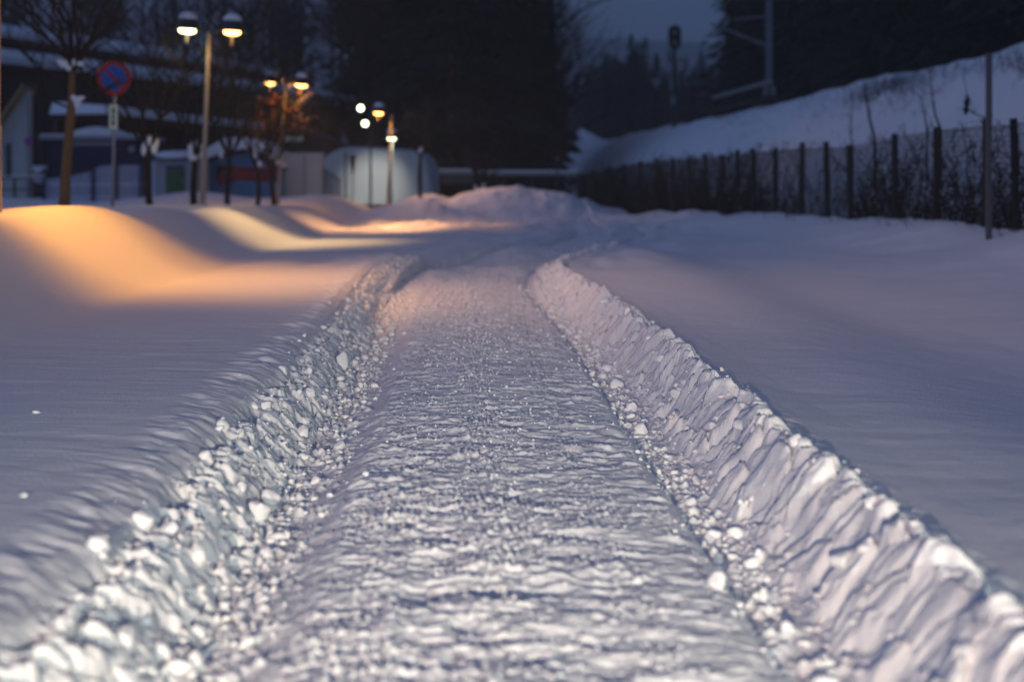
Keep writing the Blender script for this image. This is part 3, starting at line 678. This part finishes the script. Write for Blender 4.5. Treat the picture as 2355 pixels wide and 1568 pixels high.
def dark_shed():
    d = 60; r = empty('store_shed', (U(700, d), d, .3)); X = lambda u: U(u, d)-U(700, d); Zz = lambda v: Z(v, d)-.3
    tag(r, 'dark shed with a sloping roof behind the pale board fence', 'shed')
    MB().prism([(X(630), 0), (X(800), 0), (X(800), Zz(345)), (X(707), Zz(306)), (X(630), Zz(300))], 0, 4).build('wall', M['dwall'], r)
    lo = [(626, 297), (707, 302), (804, 343)]
    ro = MB().prism([(X(u), Zz(v)) for u, v in lo]+[(X(u), Zz(v)+.12) for u, v in lo][::-1], -.3, 4.2).build('roof', M['darkmetal'], r)
    o = MB().box((X(676), -.08, Zz(320)), (.78, .06, .20)).build('sign_board', M['cream'], r, bevel=.01)
dark_shed()
def board_fence():
    d = 50; r = empty('board_fence', (U(660, d), d, .3)); X = lambda u: U(u, d)-U(660, d); Zz = lambda v: Z(v, d)-.3
    tag(r, 'pale board fence panels joining the rounded white tent', 'fence')
    for a, b in ((655, 700), (702, 742)): MB().box(((X(a)+X(b))/2, 0, (Zz(352)+.1)/2), (X(b)-X(a), .05, Zz(352)-.1)).build('panel', M['wwall'], r)
    for u in (653, 701, 744): MB().box((X(u), -.05, Zz(350)/2), (.06, .06, Zz(350))).build('post', M['steel'], r)
board_fence()
def gate():
    d = 49; a = (U(744, 49), 49.); b = (U(781, 46), 46.); r = empty('mesh_gate', (a[0], a[1], .3), math.atan2(b[1]-a[1], b[0]-a[0]))
    tag(r, 'leaning mesh gate beside the white tent', 'gate'); L_ = math.dist(a, b); h = 1.35
    MB().tube([(0, 0, 0), (0, 0, h), (L_, 0, h*.72), (L_, 0, 0)], .025, 6).build('gate_frame', M['darkmetal'], r)
    w_ = MB()
    for i in range(22): x_ = L_*(i+.5)/22; w_.tube([(x_, 0, 0), (x_, 0, h*(1-.28*x_/L_))], .006, 4)
    w_.build('mesh_infill', M['darkmetal'], r)
gate()
def tent():
    d = 57; r = empty('storage_tent', (U(870, d), d, .2)); X = lambda u: U(u, d)-U(870, d); Zz = lambda v: Z(v, d)-.2
    tag(r, 'rounded white storage tent lit by the floodlight behind the snow heaps', 'tent')
    pr = [(735, 470), (738, 366), (750, 354), (768, 344), (790, 338.5), (820, 337), (880, 340), (940, 344), (968, 350), (982, 362), (990, 385), (994, 420), (995, 470)]
    V = []; f = []; n = len(pr)
    for k, (dy, sc) in enumerate(((.9, 1.), (.25, .97), (0, .93))[::-1]+((6, 1.),)):
        for u, v in pr: V.append((X(865+(u-865)*sc) if False else X(865+(u-865)*sc), dy, Zz(470-(470-v)*(sc*.5+.5)) ))
    for k in range(3):
        for i in range(n-1): f.append((k*n+i, k*n+i+1, (k+1)*n+i+1, (k+1)*n+i))
    f.append(tuple(range(n))[::-1])
    MB().add(V, f).build('canvas', M['tent'], r, False)
    MB().prism([(X(920)-.35, 0), (X(920)+.35, 0), (X(920)+.35, 1.9), (X(920)-.35, 1.9)], -.03, 0).build('entrance_flap', M['tent'], r)
    for u in (795, 968): MB().tube([(X(u), -.05, 0), (X(u), -.05, Zz(350))], .03, 6).build('tent_pole', M['darkmetal'], r)
tent()
def wrapped_post():
    d = 50; x = U(811, d); r = empty('wrapped_post', (x, d, H(x, d)-.1)); z0 = H(x, d)-.1
    tag(r, 'thin post with a dark tapering bundle on top before the white tent', 'post')
    MB().tube([(0, 0, 0), (0, 0, Z(380, d)-z0)], .022, 8).build('pole', M['steel'], r)
    MB().lathe([(.03, Z(401, d)-z0), (.06, Z(385, d)-z0), (.11, Z(364, d)-z0), (.10, Z(359, d)-z0), (.02, Z(357, d)-z0)], (0, 0, 0), 12).build('dark_bundle', M['black'], r, True)
wrapped_post()
def barrier():
    d = 56; z0 = H(0, d)-.1; r = empty('barrier', (U(1010, d), d, z0)); X = lambda u: U(u, d)-U(1010, d); Zz = lambda v: Z(v, d)-z0
    tag(r, 'low grey road barrier capped with snow behind the heaps', 'barrier')
    for a, b, v in ((1008, 1092, 397), (1100, 1330, 400)):
        rl = MB().box(((X(a)+X(b))/2, 0, Zz(v)), (X(b)-X(a), .12, .14)).build('rail', M['concrete'], r, bevel=.01)
        MB().box(((X(a)+X(b))/2, 0, Zz(v)+.10), (X(b)-X(a)-.04, .14, .06)).build('rail_snow', M['snowcap'], rl, bevel=.02)
    for u in (1010, 1088, 1104, 1160, 1222, 1280, 1300, 1328): MB().box((X(u), .08, Zz(402)/2), (.07, .07, Zz(402))).build('post', M['darkmetal'], r)
    MB().box(((X(1012)+X(1088))/2, .16, Zz(412)), (X(1086)-X(1014), .03, .38)).build('dark_panel', M['darkmetal'], r)
barrier()
def slim_post(u, v0, v1, d, label):
    x = U(u, d); z = H(x, d)-.1; r = empty('marker_post', (x, d, z)); tag(r, label, 'post')
    MB().tube([(0, 0, 0), (.02, 0, Z(v1, d)-z)], [.04, .035], 8).build('shaft', M['darkmetal'], r)
    MB().lathe([(.038, 0), (.04, .02), (.01, .05)], (.02, 0, Z(v1, d)-z), 8).build('cap', M['snowcap'], r, True)
slim_post(1280, 440, 366, 54, 'slim dark post by the end of the fence, capped with snow')
def car(u, d, z, rz, label):
    r = empty('parked_car', (U(u, d), d, z), rz); tag(r, label, 'car', 'parked cars by the lean-to')
    pr = [(-2.1, .25), (2.1, .25), (2.15, .6), (2.05, .85), (1.2, .95), (.75, 1.35), (-.9, 1.4), (-1.7, .98), (-2.1, .85)]
    b = MB().prism(pr, -.82, .82).build('body', M['carpaint'], r, bevel=.08)
    MB().prism([(1.02, .98), (.66, 1.29), (-.82, 1.33), (-1.4, 1.0)], -.84, .84).build('windows', M['window'], r)
    MB().prism([(-2.1, .86), (-1.72, 1.0), (-.92, 1.42), (.76, 1.37), (1.2, .97), (2.05, .87), (1.9, 1.08), (1.2, 1.16), (.8, 1.52), (0, 1.62), (-.95, 1.56), (-1.8, 1.15)], -.78, .78).build('snow_cover', M['snowcap'], r, bevel=.08)
    for sx_ in (-1.3, 1.3):
        for sy_ in (-.80, .80):
            w_ = MB().lathe([(.20, -.09), (.31, -.09), (.33, -.05), (.33, .05), (.31, .09), (.20, .09)], (sx_, sy_, .30), 20, 'y').build('wheel', M['rubber'], r)
            MB().lathe([(.19, -.095), (.19, .095)], (sx_, sy_, .30), 16, 'y').build('rim', M['steel'], w_)
    for sy_ in (-.6, .6): MB().box((2.12, sy_, .68), (.06, .25, .12)).build('headlight', M['window'], r)
    return r
car(12, 50, .18, R(8), 'dark snow covered car parked below the white lean-to wall')
car(88, 56, .20, R(80), 'dark snow covered car seen end on beside the picket fence')

# ------------------------------------------------------------------ the fence with creepers
def railing():
    d = 44; z0 = H(U(40, d), d)-.1; r = empty('railing', (U(-30, d), d, z0)); tag(r, 'low dark railing with snow along it before the parked cars', 'railing'); X = lambda u: U(u, d)-U(-30, d)
    MB().box((X(37), 0, .86), (X(104), .05, .05)).box((X(37), 0, .5), (X(104), .04, .04)).build('rails', M['darkmetal'], r)
    MB().box((X(37), 0, .91), (X(104), .07, .05)).build('rail_snow', M['snowcap'], r, bevel=.015)
    for u in (-28, 2, 34, 68, 103): MB().box((X(u), 0, .43), (.06, .06, .86)).build('post', M['darkmetal'], r)
railing()
def wire_fence():
    ysp = [15.5, 17.6, 19.4, 20.35, 22.0, 23.6, 25.6, 26.8, 28.3, 30.0, 31.5, 32.8, 34.1, 35.6, 37.2, 39.0, 41.0, 43.2, 45.6, 48.2, 51., 54.]
    fz = lambda y_: H(float(fence_x(y_)), y_)
    tv = lambda y_: Z(np.interp(y_, [15.5, 20, 22, 25.2, 25.6, 28.3, 34, 42, 54], [268, 284, 298, 330, 338, 338, 358, 372, 404]), y_)
    r = empty('wire_fence', (fence_x(15.5), 15.5, 0)); tag(r, 'long sagging chain link fence overgrown with dead creepers below the embankment', 'fence')
    O = np.array([fence_x(15.5), 15.5, 0]); rnd = random.Random(4)
    pt = lambda y_, z_: (float(fence_x(y_))-O[0], y_-O[1], z_)
    for y_ in ysp:
        z0 = fz(y_)-.2; lean = rnd.uniform(-.05, .03); tp = float(tv(y_))+rnd.uniform(.02, .10); q = pt(y_, 0)
        MB().tube([(q[0], q[1], z0), (q[0]+lean, q[1], tp)], [.06, .055], 8).build('post', M['post'], r)
    wires = MB(); y_ = 15.5; V = []; E = []
    while y_ < 54:                                    # diamond mesh: two families of slanting wires
        for sgn in (1, -1):
            z0 = fz(y_); z1 = float(tv(y_)); run = (z1-z0)*.42
            a = pt(y_, z0-.05); b = pt(min(54, max(15.5, y_+sgn*run)), z1-.02)
            t = .0019*(1+y_/40); V += [(a[0], a[1], a[2]), (a[0]+t*2, a[1], a[2]), (b[0]+t*2, b[1], b[2]), (b[0], b[1], b[2])]; n = len(V); E.append((n-4, n-3, n-2, n-1))
        y_ += .062
    o = MB().add(V, E).build('chain_link', M['darkmetal'], r); s = o.modifiers.new('s', 'SOLIDIFY'); s.thickness = .003
    tw = MB()
    for (y0, y1) in zip(ysp[:-1], ysp[1:]):
        tw.tube([pt(y0, float(tv(y0))-.02), pt((y0+y1)/2, float(tv((y0+y1)/2))-.05-rnd.uniform(0, .05)), pt(y1, float(tv(y1))-.02)], .007, 5)
    tw.build('top_wire', M['darkmetal'], r)
    # creepers
    vb = MB(); rr = random.Random(12); O2 = Vector((0, 0, 0))
    n = 2100
    for i in range(n):
        y_ = 15.5+(38.5)*rr.random()**.9
        dens = 1.0 if (y_ < 25.4 or y_ > 30.5) else .3
        if y_ > 30.5: dens = 1.0
        if rr.random() > dens: continue
        z0 = fz(y_)-.03; zt = float(tv(y_)); hh = (zt-z0)*min(1.05, rr.uniform(.15, 1.15)); far = 1+max(0, y_-30)*.015
        p = Vector((float(fence_x(y_))+rr.uniform(-.08, .12), y_, z0)); pts = [p]; dy = rr.gauss(0, .25); k = 6
        for j in range(k):
            dy += rr.gauss(0, .22); p = p+Vector((rr.gauss(0, .03)-dy*.0, dy*hh/k*1.6, hh/k)); p.x = float(fence_x(p.y))+rr.uniform(-.06, .08); pts.append(p)
        rad = rr.choice([.005, .006, .008, .010, .016])*far
        vb.tube(pts, [rad*(1-.10*j) for j in range(k+1)], 3, cap=False)
        for j in range(rr.choice([1, 2, 3, 4])):
            q = pts[rr.randint(1, k)]; q2 = [q]
            for m_ in range(3): q = q+Vector((0, rr.gauss(0, .11), rr.uniform(-.10, .10))); q.x = float(fence_x(q.y))+rr.uniform(-.05, .06); q2.append(q)
            vb.tube(q2, rad*.6, 3, cap=False)
    lv = []
    o = vb.build('creepers', M['vine'], r); o.location = tuple(-O); o['kind'] = 'stuff'
wire_fence()
def steel_post():
    y = 19.2; x = U(2273, y); r = empty('steel_post', (x, y, Z(512, y)-.25)); tag(r, 'tall straight grey steel post standing in front of the wire fence', 'post')
    h = Z(125, y)-Z(512, y)+.25
    MB().box((0, 0, h/2), (.072, .072, h)).build('shaft', M['steelpost'], r, bevel=.006)
    MB().box((0, 0, h+.006), (.078, .078, .012)).build('cap', M['darkmetal'], r)
    for z_ in (1.2, 1.5): MB().tube([(0, -.04, z_), (0, .12, z_)], .01, 6).build('bolt', M['darkmetal'], r)
steel_post()
def sapling(pts, d, rad, label, clump=None, seed=0):
    rnd = random.Random(seed); q = [Vector(P(u, v, d)) for u, v in pts]; o0 = q[0].copy(); rad *= 1.5; r = empty('sapling', o0); tag(r, label, 'sapling', 'bare saplings rising behind the wire fence')
    q = [p-o0+Vector((0, rnd.gauss(0, .02), 0)) for p in q]; n = len(q)
    MB().tube([q[0]-Vector((0, 0, .9))]+q, [rad*1.3]+[rad*(1.15-.8*i/(n-1)) for i in range(n)], 5).build('stem', M['vine'], r)
    b = MB()
    for i in range(7):
        p = q[rnd.randint(1, n-1)]; a = p+Vector((rnd.gauss(0, .10), rnd.gauss(0, .1), rnd.uniform(.05, .22))); b.tube([p, (p+a)/2+Vector((rnd.gauss(0, .02), 0, 0)), a], [rad*.4, rad*.3, rad*.2], 3)
    b.build('twigs', M['vine'], r)['kind'] = 'stuff'
    if clump:
        p = Vector(P(*clump, d))-o0; c = MB(); V0, F0 = ico(2); 
        for i in range(22):
            s = rnd.uniform(.012, .03); c.add(V0*s*np.array([1, .8, 1.4])+np.array(p+Vector((rnd.gauss(0, .022), rnd.gauss(0, .02), rnd.gauss(0, .05)))), F0.tolist())
        c.build('seed_head', M['vine'], r)
sapling([(2012, 320), (2000, 275), (1993, 235), (1988, 190)], 24.5, .016, 'tall bare sapling rising from the dip in the wire fence', seed=1)
sapling([(1962, 350), (1955, 310), (1957, 270), (1962, 240)], 26, .009, 'thin curved sapling just before the leaning fence post', seed=2)
sapling([(2163, 300), (2150, 262), (2142, 220), (2139, 165)], 21.5, .011, 'slender sapling close behind the second near fence post', seed=3)
sapling([(2131, 298), (2126, 268), (2120, 232)], 21.5, .009, 'short slender sapling beside a taller one', seed=4)
sapling([(2262, 272), (2238, 262), (2224, 248), (2222, 220), (2212, 165)], 21, .008, 'thin bent sapling with a dark seed clump beside the steel post', clump=(2222, 240), seed=5)
def hit(u, v, d0=20., d1=90.):
    ds = np.arange(d0, d1, .1); hh = height(U(u, ds), ds, False); zz = EYE-(v-HV)/F*ds; k = np.nonzero(hh >= zz)[0]
    return (float(U(u, ds[k[0]])), float(ds[k[0]])) if len(k) else None
def weeds():
    b = MB(); rr = random.Random(6)
    for (cu, cv, d, n, sp) in ((2050, 195, 30, 420, .50), (2130, 165, 29, 110, .5), (2190, 150, 28, 120, .6), (1990, 215, 31, 120, .35), (1965, 240, 30, 60, .3), (2300, 140, 27, 90, .7), (2080, 240, 27, 50, .5), (1690, 280, 50, 70, .4), (1900, 250, 33, 60, .6), (2340, 160, 25, 60, .4), (1800, 300, 35, 50, 1.2)):
        for i in range(int(n*1.2)):
            # find the slope point seen in that direction
            q = hit(cu+rr.gauss(0, sp*70), cv+rr.gauss(0, sp*38)-.0)
            if not q: continue
            x, y = q; z = H(x, y); s = rr.uniform(.08, .26)
            if z > 3.85: continue
            b.tube([(x, y, z-.02), (x+rr.gauss(0, .04), y+rr.gauss(0, .03), z+s*.6), (x+rr.gauss(.03, .08), y, z+s)], [.006, .004, .002], 3, cap=False)
    o = b.build('weeds', M['grassy'], None); tag(o, 'sparse dead weeds poking through the snow of the embankment', 'weeds', kind='stuff')
    b = MB()
    for i in range(130):
        y = rr.uniform(16, 45); x = float(fence_x(y))-abs(rr.gauss(0, .25)); z = H(x, y); s = rr.uniform(.04, .2)
        b.tube([(x, y, z-.02), (x+rr.gauss(-.04, .05), y+rr.gauss(0, .05), z+s*.6), (x+rr.gauss(-.08, .08), y+rr.gauss(0, .05), z+s*.8)], [.006, .005, .003], 3, cap=False)
    o = b.build('twiggy_weeds', M['vine'], None); tag(o, 'short dark twigs sticking out of the snow at the fence foot', 'twigs', kind='stuff')
weeds()

# ------------------------------------------------------------------ railway things on the embankment
def rail_signal():
    d = 70; x = U(1550, d); z = H(x, d); r = empty('railway_signal', (x, d, z)); tag(r, 'dark railway signal with an oval two lens head on the embankment', 'signal')
    Zz = lambda v: Z(v, d)-z
    MB().tube([(0, 0, -.3), (0, 0, Zz(100))], [.11, .09], 10).build('mast', M['darkmetal'], r)
    cz = Zz(88); k = 28; V = []; f = []
    ol = [(.32*math.cos(a)*1.0, (.30 if math.sin(a) > 0 else -.30)+.30*math.sin(a)) for a in [2*math.pi*i/k for i in range(k)]]
    bk = MB().prism([(x_, cz+z_) for x_, z_ in ol], -.20, -.17).build('back_plate', M['black'], r)
    for dz in (.26, -.26):
        l = MB().lathe([(.13, -.201), (.15, -.34), (.13, -.36), (.12, -.23), (.01, -.22)], (0, 0, cz+dz), 16, 'y').build('lens_hood', M['darkmetal'], bk)
        MB().lathe([(.10, -.225), (.10, -.235)], (0, 0, cz+dz), 16, 'y').build('lens', M['paleblue'], l)
    for dx in (-.36, .30): MB().box((dx, -.05, Zz(152)), (.20, .06, .50)).build('number_plate', M['paleblue'], r)
    MB().box((0, -.14, Zz(140)), (.8, .06, .06)).build('bracket', M['darkmetal'], r)
    MB().box((-.08, -.16, Zz(233)), (.22, .16, .36)).build('relay_box', M['concrete'], r)
    ld = MB()
    for i in range(9): ld.tube([(.12, .12, .3+i*.33), (.40, .12, .3+i*.33)], .014, 4)
    ld.tube([(.12, .12, -.2), (.12, .12, 3.3)], .018, 4).tube([(.40, .12, -.2), (.40, .12, 3.3)], .018, 4); ld.build('ladder', M['darkmetal'], r)
rail_signal()
def catenary():
    d = 52.7; x = U(1768, d); z = H(x, d); r = empty('catenary_mast', (x, d, z)); tag(r, 'tall grey railway mast with two arms reaching over the track', 'mast')
    Zz = lambda v: Z(v, d)-z; X = lambda u: U(u, d)-x
    MB().box((0, 0, Zz(-60)/2), (.22, .22, Zz(-60)+.4)).build('mast', M['mast'], r, bevel=.01)
    MB().box((0, 0, .2), (.40, .40, .9)).build('footing', M['concrete'], r, bevel=.03)
    MB().tube([(0, 0, Zz(108)), (X(1700), .3, Zz(78)), (X(1640), .6, Zz(52))], .05, 8).build('arm', M['mast'], r)
    MB().tube([(0, 0, Zz(38)), (X(1690), .3, Zz(44))], .04, 8).build('arm', M['mast'], r)
catenary()
def catenary2():
    d = 92; x = U(1487, d)+.6; z = H(x, d); r = empty('catenary_mast', (x+.4, d, z)); tag(r, 'farther railway mast with a pale triangular plate on its arm', 'mast')
    Zz = lambda v: Z(v, d)-z
    MB().box((1.2, 0, Zz(150)/2), (.18, .18, Zz(150)+.4)).build('mast', M['darkmetal'], r)
    MB().tube([(1.2, 0, Zz(200)), (-.2, 0, Zz(168))], .04, 6).build('arm', M['steel'], r)
    MB().prism([(-.75, Zz(182)), (-.05, Zz(182)), (-.4, Zz(206))], -.05, 0).build('triangular_plate', M['paleblue'], r)
catenary2()
def handrail():
    a = Vector((float(12.5-.06*50)-.2, 50., 4.1)); b = Vector((float(12.5-.06*60)-.2, 60., 4.1)); dr = b-a; r = empty('footbridge_rail', a, math.atan2(dr.y, dr.x)); L_ = dr.length
    tag(r, 'dark plank walkway with snowy handrail at the embankment crest', 'walkway')
    dk = MB().box((L_/2, 0, .05), (L_, .7, .18)).build('deck', M['dwall'], r)
    MB().box((L_/2, .2, .62), (L_, .12, .14)).build('handrail', M['concrete'], r)
    for i in range(5): MB().box((.2+i*(L_-.4)/4, .2, .3), (.08, .08, .6)).build('post', M['darkmetal'], r)
    for i in range(3): MB().box((L_-.4-i*.9, -.25, -.45), (.10, .10, .9)).build('trestle_leg', M['rust'], r)
handrail()

# ------------------------------------------------------------------ conifers
def spruce_mesh(seed, h=15., rad=3.1, n=2600):
    r = np.random.default_rng(seed); t = r.random(n)**.75; z = h*(.06+.94*t); rr = rad*(1-t)**.85*(.45+.55*r.random(n)**.5)
    rr *= 1+.28*np.sin(z*2.6+seed)+.15*np.sin(z*7); an = r.random(n)*6.283
    c = np.stack([np.cos(an)*rr, np.sin(an)*rr, z-.25*rr], 1)
    o = np.stack([np.cos(an), np.sin(an), -.35-.3*r.random(n)], 1); o /= np.linalg.norm(o, axis=1)[:, None]
    s = np.cross(o, np.array([0, 0, 1.])); s /= np.linalg.norm(s, axis=1)[:, None]; L_ = (.30+.55*r.random(n))[:, None]*(1-.45*t)[:, None]*h/13; W = L_*(.20+.25*r.random(n))[:, None]
    tw = s+np.array([0, 0, 1.])*r.uniform(-.5, .5, n)[:, None]
    V = np.stack([c-o*L_*.5, c+tw*W, c+o*L_, c-tw*W], 1).reshape(-1, 3); Fc = np.arange(4*n).reshape(n, 4)
    return V, Fc
def spruce_parts(seed, h, rad, n, name, m, loc, label, group):
    V, Fc = spruce_mesh(seed, h, rad, n); r = empty(name, loc); tag(r, label, 'tree', group)
    MB().tube([(0, 0, -.5), (0, 0, h*.5), (0, 0, h*.97)], [h*.018, h*.011, .02], 7).build('trunk', M['bark'], r)
    raw('crown', V, Fc, m, r, False); return r
GS = 'tall dark spruces behind the heaps'
sp = [(-7.9, 96, 23, 4.0), (-6.3, 84, 19, 3.2), (-4.6, 78, 19, 3.3), (-3.4, 72, 18, 3.0), (1.2, 86, 16, 2.3), (.9, 74, 9, 1.6), (-1.9, 79, 22, 3.6), (-1.0, 70, 17, 2.9), (-.7, 77, 21, 3.2), (.1, 88, 20, 2.6), (-4.6, 90, 23, 4), (-1.8, 92, 23, 4), (-.6, 95, 22, 3.2), (-2.9, 67, 13, 2.6), (-.1, 69, 11, 1.8)]
for i, (x, y, h, rd) in enumerate(sp):
    spruce_parts(20+i, h, rd*1.05, 5200, 'spruce_tree', M['needle'], (x, y, H(x, y)-.2), 'tall dark spruce in the dense dark clump behind the snow heaps', GS)
def forest(name, pts, m, label, seed, n=700, variants=4):
    r = np.random.default_rng(seed); var = [spruce_mesh(seed*7+k, 1*13, 2.9, n) for k in range(variants)]; VV = []; FF = []; c = 0
    tb = []
    for i, (x, y, z, h) in enumerate(pts):
        V, Fc = var[i % variants]; a = r.random()*6.28; s = h/13; ca, sa = math.cos(a), math.sin(a)
        v = V*s; v = np.stack([v[:, 0]*ca-v[:, 1]*sa+x, v[:, 0]*sa+v[:, 1]*ca+y, v[:, 2]+z], 1); VV.append(v); FF.append(Fc+c); c += len(v)
        k = 5; tv_ = []                                     # four sided trunk
        w_ = h*.014
        q = np.array([[x-w_, y-w_, z-1], [x+w_, y-w_, z-1], [x+w_, y+w_, z-1], [x-w_, y+w_, z-1], [x-w_*.2, y-w_*.2, z+h*.95], [x+w_*.2, y-w_*.2, z+h*.95], [x+w_*.2, y+w_*.2, z+h*.95], [x-w_*.2, y+w_*.2, z+h*.95]])
        VV.append(q); FF.append(np.array([[0, 1, 5, 4], [1, 2, 6, 5], [2, 3, 7, 6], [3, 0, 4, 7]])+c); c += 8
    o = raw(name, np.concatenate(VV), np.concatenate(FF), m, None, False); tag(o, label, 'woods', kind='stuff'); return o
rr = np.random.default_rng(3)
pts = []
for i in range(190):
    y = 22+150*rr.random()**1.1; cx = 12.5-.06*min(y, 150); x = cx+7.5+14*rr.random()**1.3+.05*y*rr.random()
    if CU+F*x/y < 1690: x = (1700+150*rr.random()-CU)/F*y
    pts.append((x, y, 3.9, rr.uniform(11, 17)))
forest('woods', pts, M['needle'], 'dense dark conifer wood beyond the railway embankment', 5, 900)
pts = []
for i in range(60):
    y = rr.uniform(135, 190); u_ = rr.uniform(1330, 1600); x = U(u_, y); pts.append((x, y, H(x, y)-.5, np.interp(u_, [1330, 1400, 1480, 1530, 1600], [9, 11.5, 12, 9, 8])+rr.uniform(-2.5, 1)))
for i in range(150):
    y = rr.uniform(190, 330); x = rr.uniform(-2, 75)*y/250; pts.append((x, y, H(x, y)-.5, rr.uniform(9, 15)))
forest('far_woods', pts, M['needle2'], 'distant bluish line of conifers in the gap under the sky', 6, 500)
# bare woods on the snowy hillside
def bare_wood():
    rnd = random.Random(21); var = []
    for k in range(5):
        b = MB(); tips = []; b.tube([(0, 0, -1), (0, 0, 5), (.1, 0, 10)], [.16, .11, .05], 4)
        for j in range(11):
            z_ = 2.2+7.5*rnd.random(); an = rnd.random()*6.28; grow(b, Vector((0, 0, z_)), Vector((math.cos(an), math.sin(an), .9)).normalized(), 2.6*(1.15-z_/14), .06, 2, rnd, tips, .5, .12, 3)
        V = np.concatenate(b.v); Fq = np.array([q for q in b.f if len(q) == 4]); Ft = [q for q in b.f if len(q) == 3]; var.append((V, Fq))
    VV = []; FF = []; c = 0; r = np.random.default_rng(9)
    for i in range(130):
        u = r.uniform(-60, 860); y = r.uniform(100, 215); x = U(u, y)
        if abs(u-745) < 40 and r.random() < .85: continue
        if abs(u-60) < 55 and y > 130 and r.random() < .6: continue
        z = H(x, y); V, Fq = var[i % 5]; s = r.uniform(.8, 1.5); a = r.random()*6.28; ca, sa = math.cos(a), math.sin(a); v = V*s*np.array([1.15, 1.15, 1])
        VV.append(np.stack([v[:, 0]*ca-v[:, 1]*sa+x, v[:, 0]*sa+v[:, 1]*ca+y, v[:, 2]+z], 1)); FF.append(Fq+c); c += len(v)
    o = raw('bare_woods', np.concatenate(VV), np.concatenate(FF), M['twig'], None, False)
    tag(o, 'leafless wood climbing the snowy hillside behind the long building', 'woods', kind='stuff')
bare_wood()
pts = []
for i in range(20):
    u = rr.choice([rr.uniform(190, 330), rr.uniform(560, 700), rr.uniform(-40, 40), rr.uniform(780, 900)]); y = rr.uniform(100, 170); x = U(u, y); pts.append((x, y, H(x, y)-.5, rr.uniform(10, 17)))
forest('hillside_conifers', pts, M['needle'], 'dark conifers scattered through the leafless hillside wood', 8, 700)

# ------------------------------------------------------------------ the damp winter air
hz = MB().box((0, 40, 110), (6700, 6900, 244)).build('haze', M['snow']); hz['kind'] = 'stuff'; hz['label'] = 'thin blue winter haze over the whole scene'; hz['category'] = 'haze'
hm = bpy.data.materials.new('haze'); hm.use_nodes = True; hn = hm.node_tree; hn.nodes.clear(); ho = hn.nodes.new('ShaderNodeOutputMaterial')
pv = hn.nodes.new('ShaderNodeVolumePrincipled'); pv.inputs['Color'].default_value = (.93, .97, 1, 1); pv.inputs['Density'].default_value = .0009; pv.inputs['Anisotropy'].default_value = .2
hn.links.new(pv.outputs[0], ho.inputs['Volume']); hz.data.materials[0] = hm

def tall_bare(x, y, h, seed, label):
    rnd = random.Random(seed); r = empty('bare_tree', (x, y, H(x, y)-.2)); tag(r, label, 'tree', 'tall leafless trees beside the spruces')
    MB().tube([(0, 0, 0), (.1, 0, h*.4), (0, .1, h*.75), (.1, 0, h)], [h*.016, h*.012, h*.007, .02], 6).build('trunk', M['twig'], r)
    b = MB(); tips = []
    for j in range(120):
        t = rnd.uniform(.12, .95); an = rnd.random()*6.28
        grow(b, Vector((0, 0, h*t)), Vector((math.cos(an), math.sin(an), rnd.uniform(.5, 1.2))).normalized(), h*.15*(1.15-t*.7), h*.0034, 3, rnd, tips, .5, .08, 3)
    b.build('crown', M['twig'], r)
tall_bare(2.1, 79, 19, 1, 'tall leafless tree feathering the sky side edge of the dark clump')
tall_bare(1.1, 70, 10, 2, 'shorter leafless tree at the foot of the clump on its sky side')
tall_bare(-8.6, 82, 19, 3, 'tall leafless tree between the long building and the dark spruces')
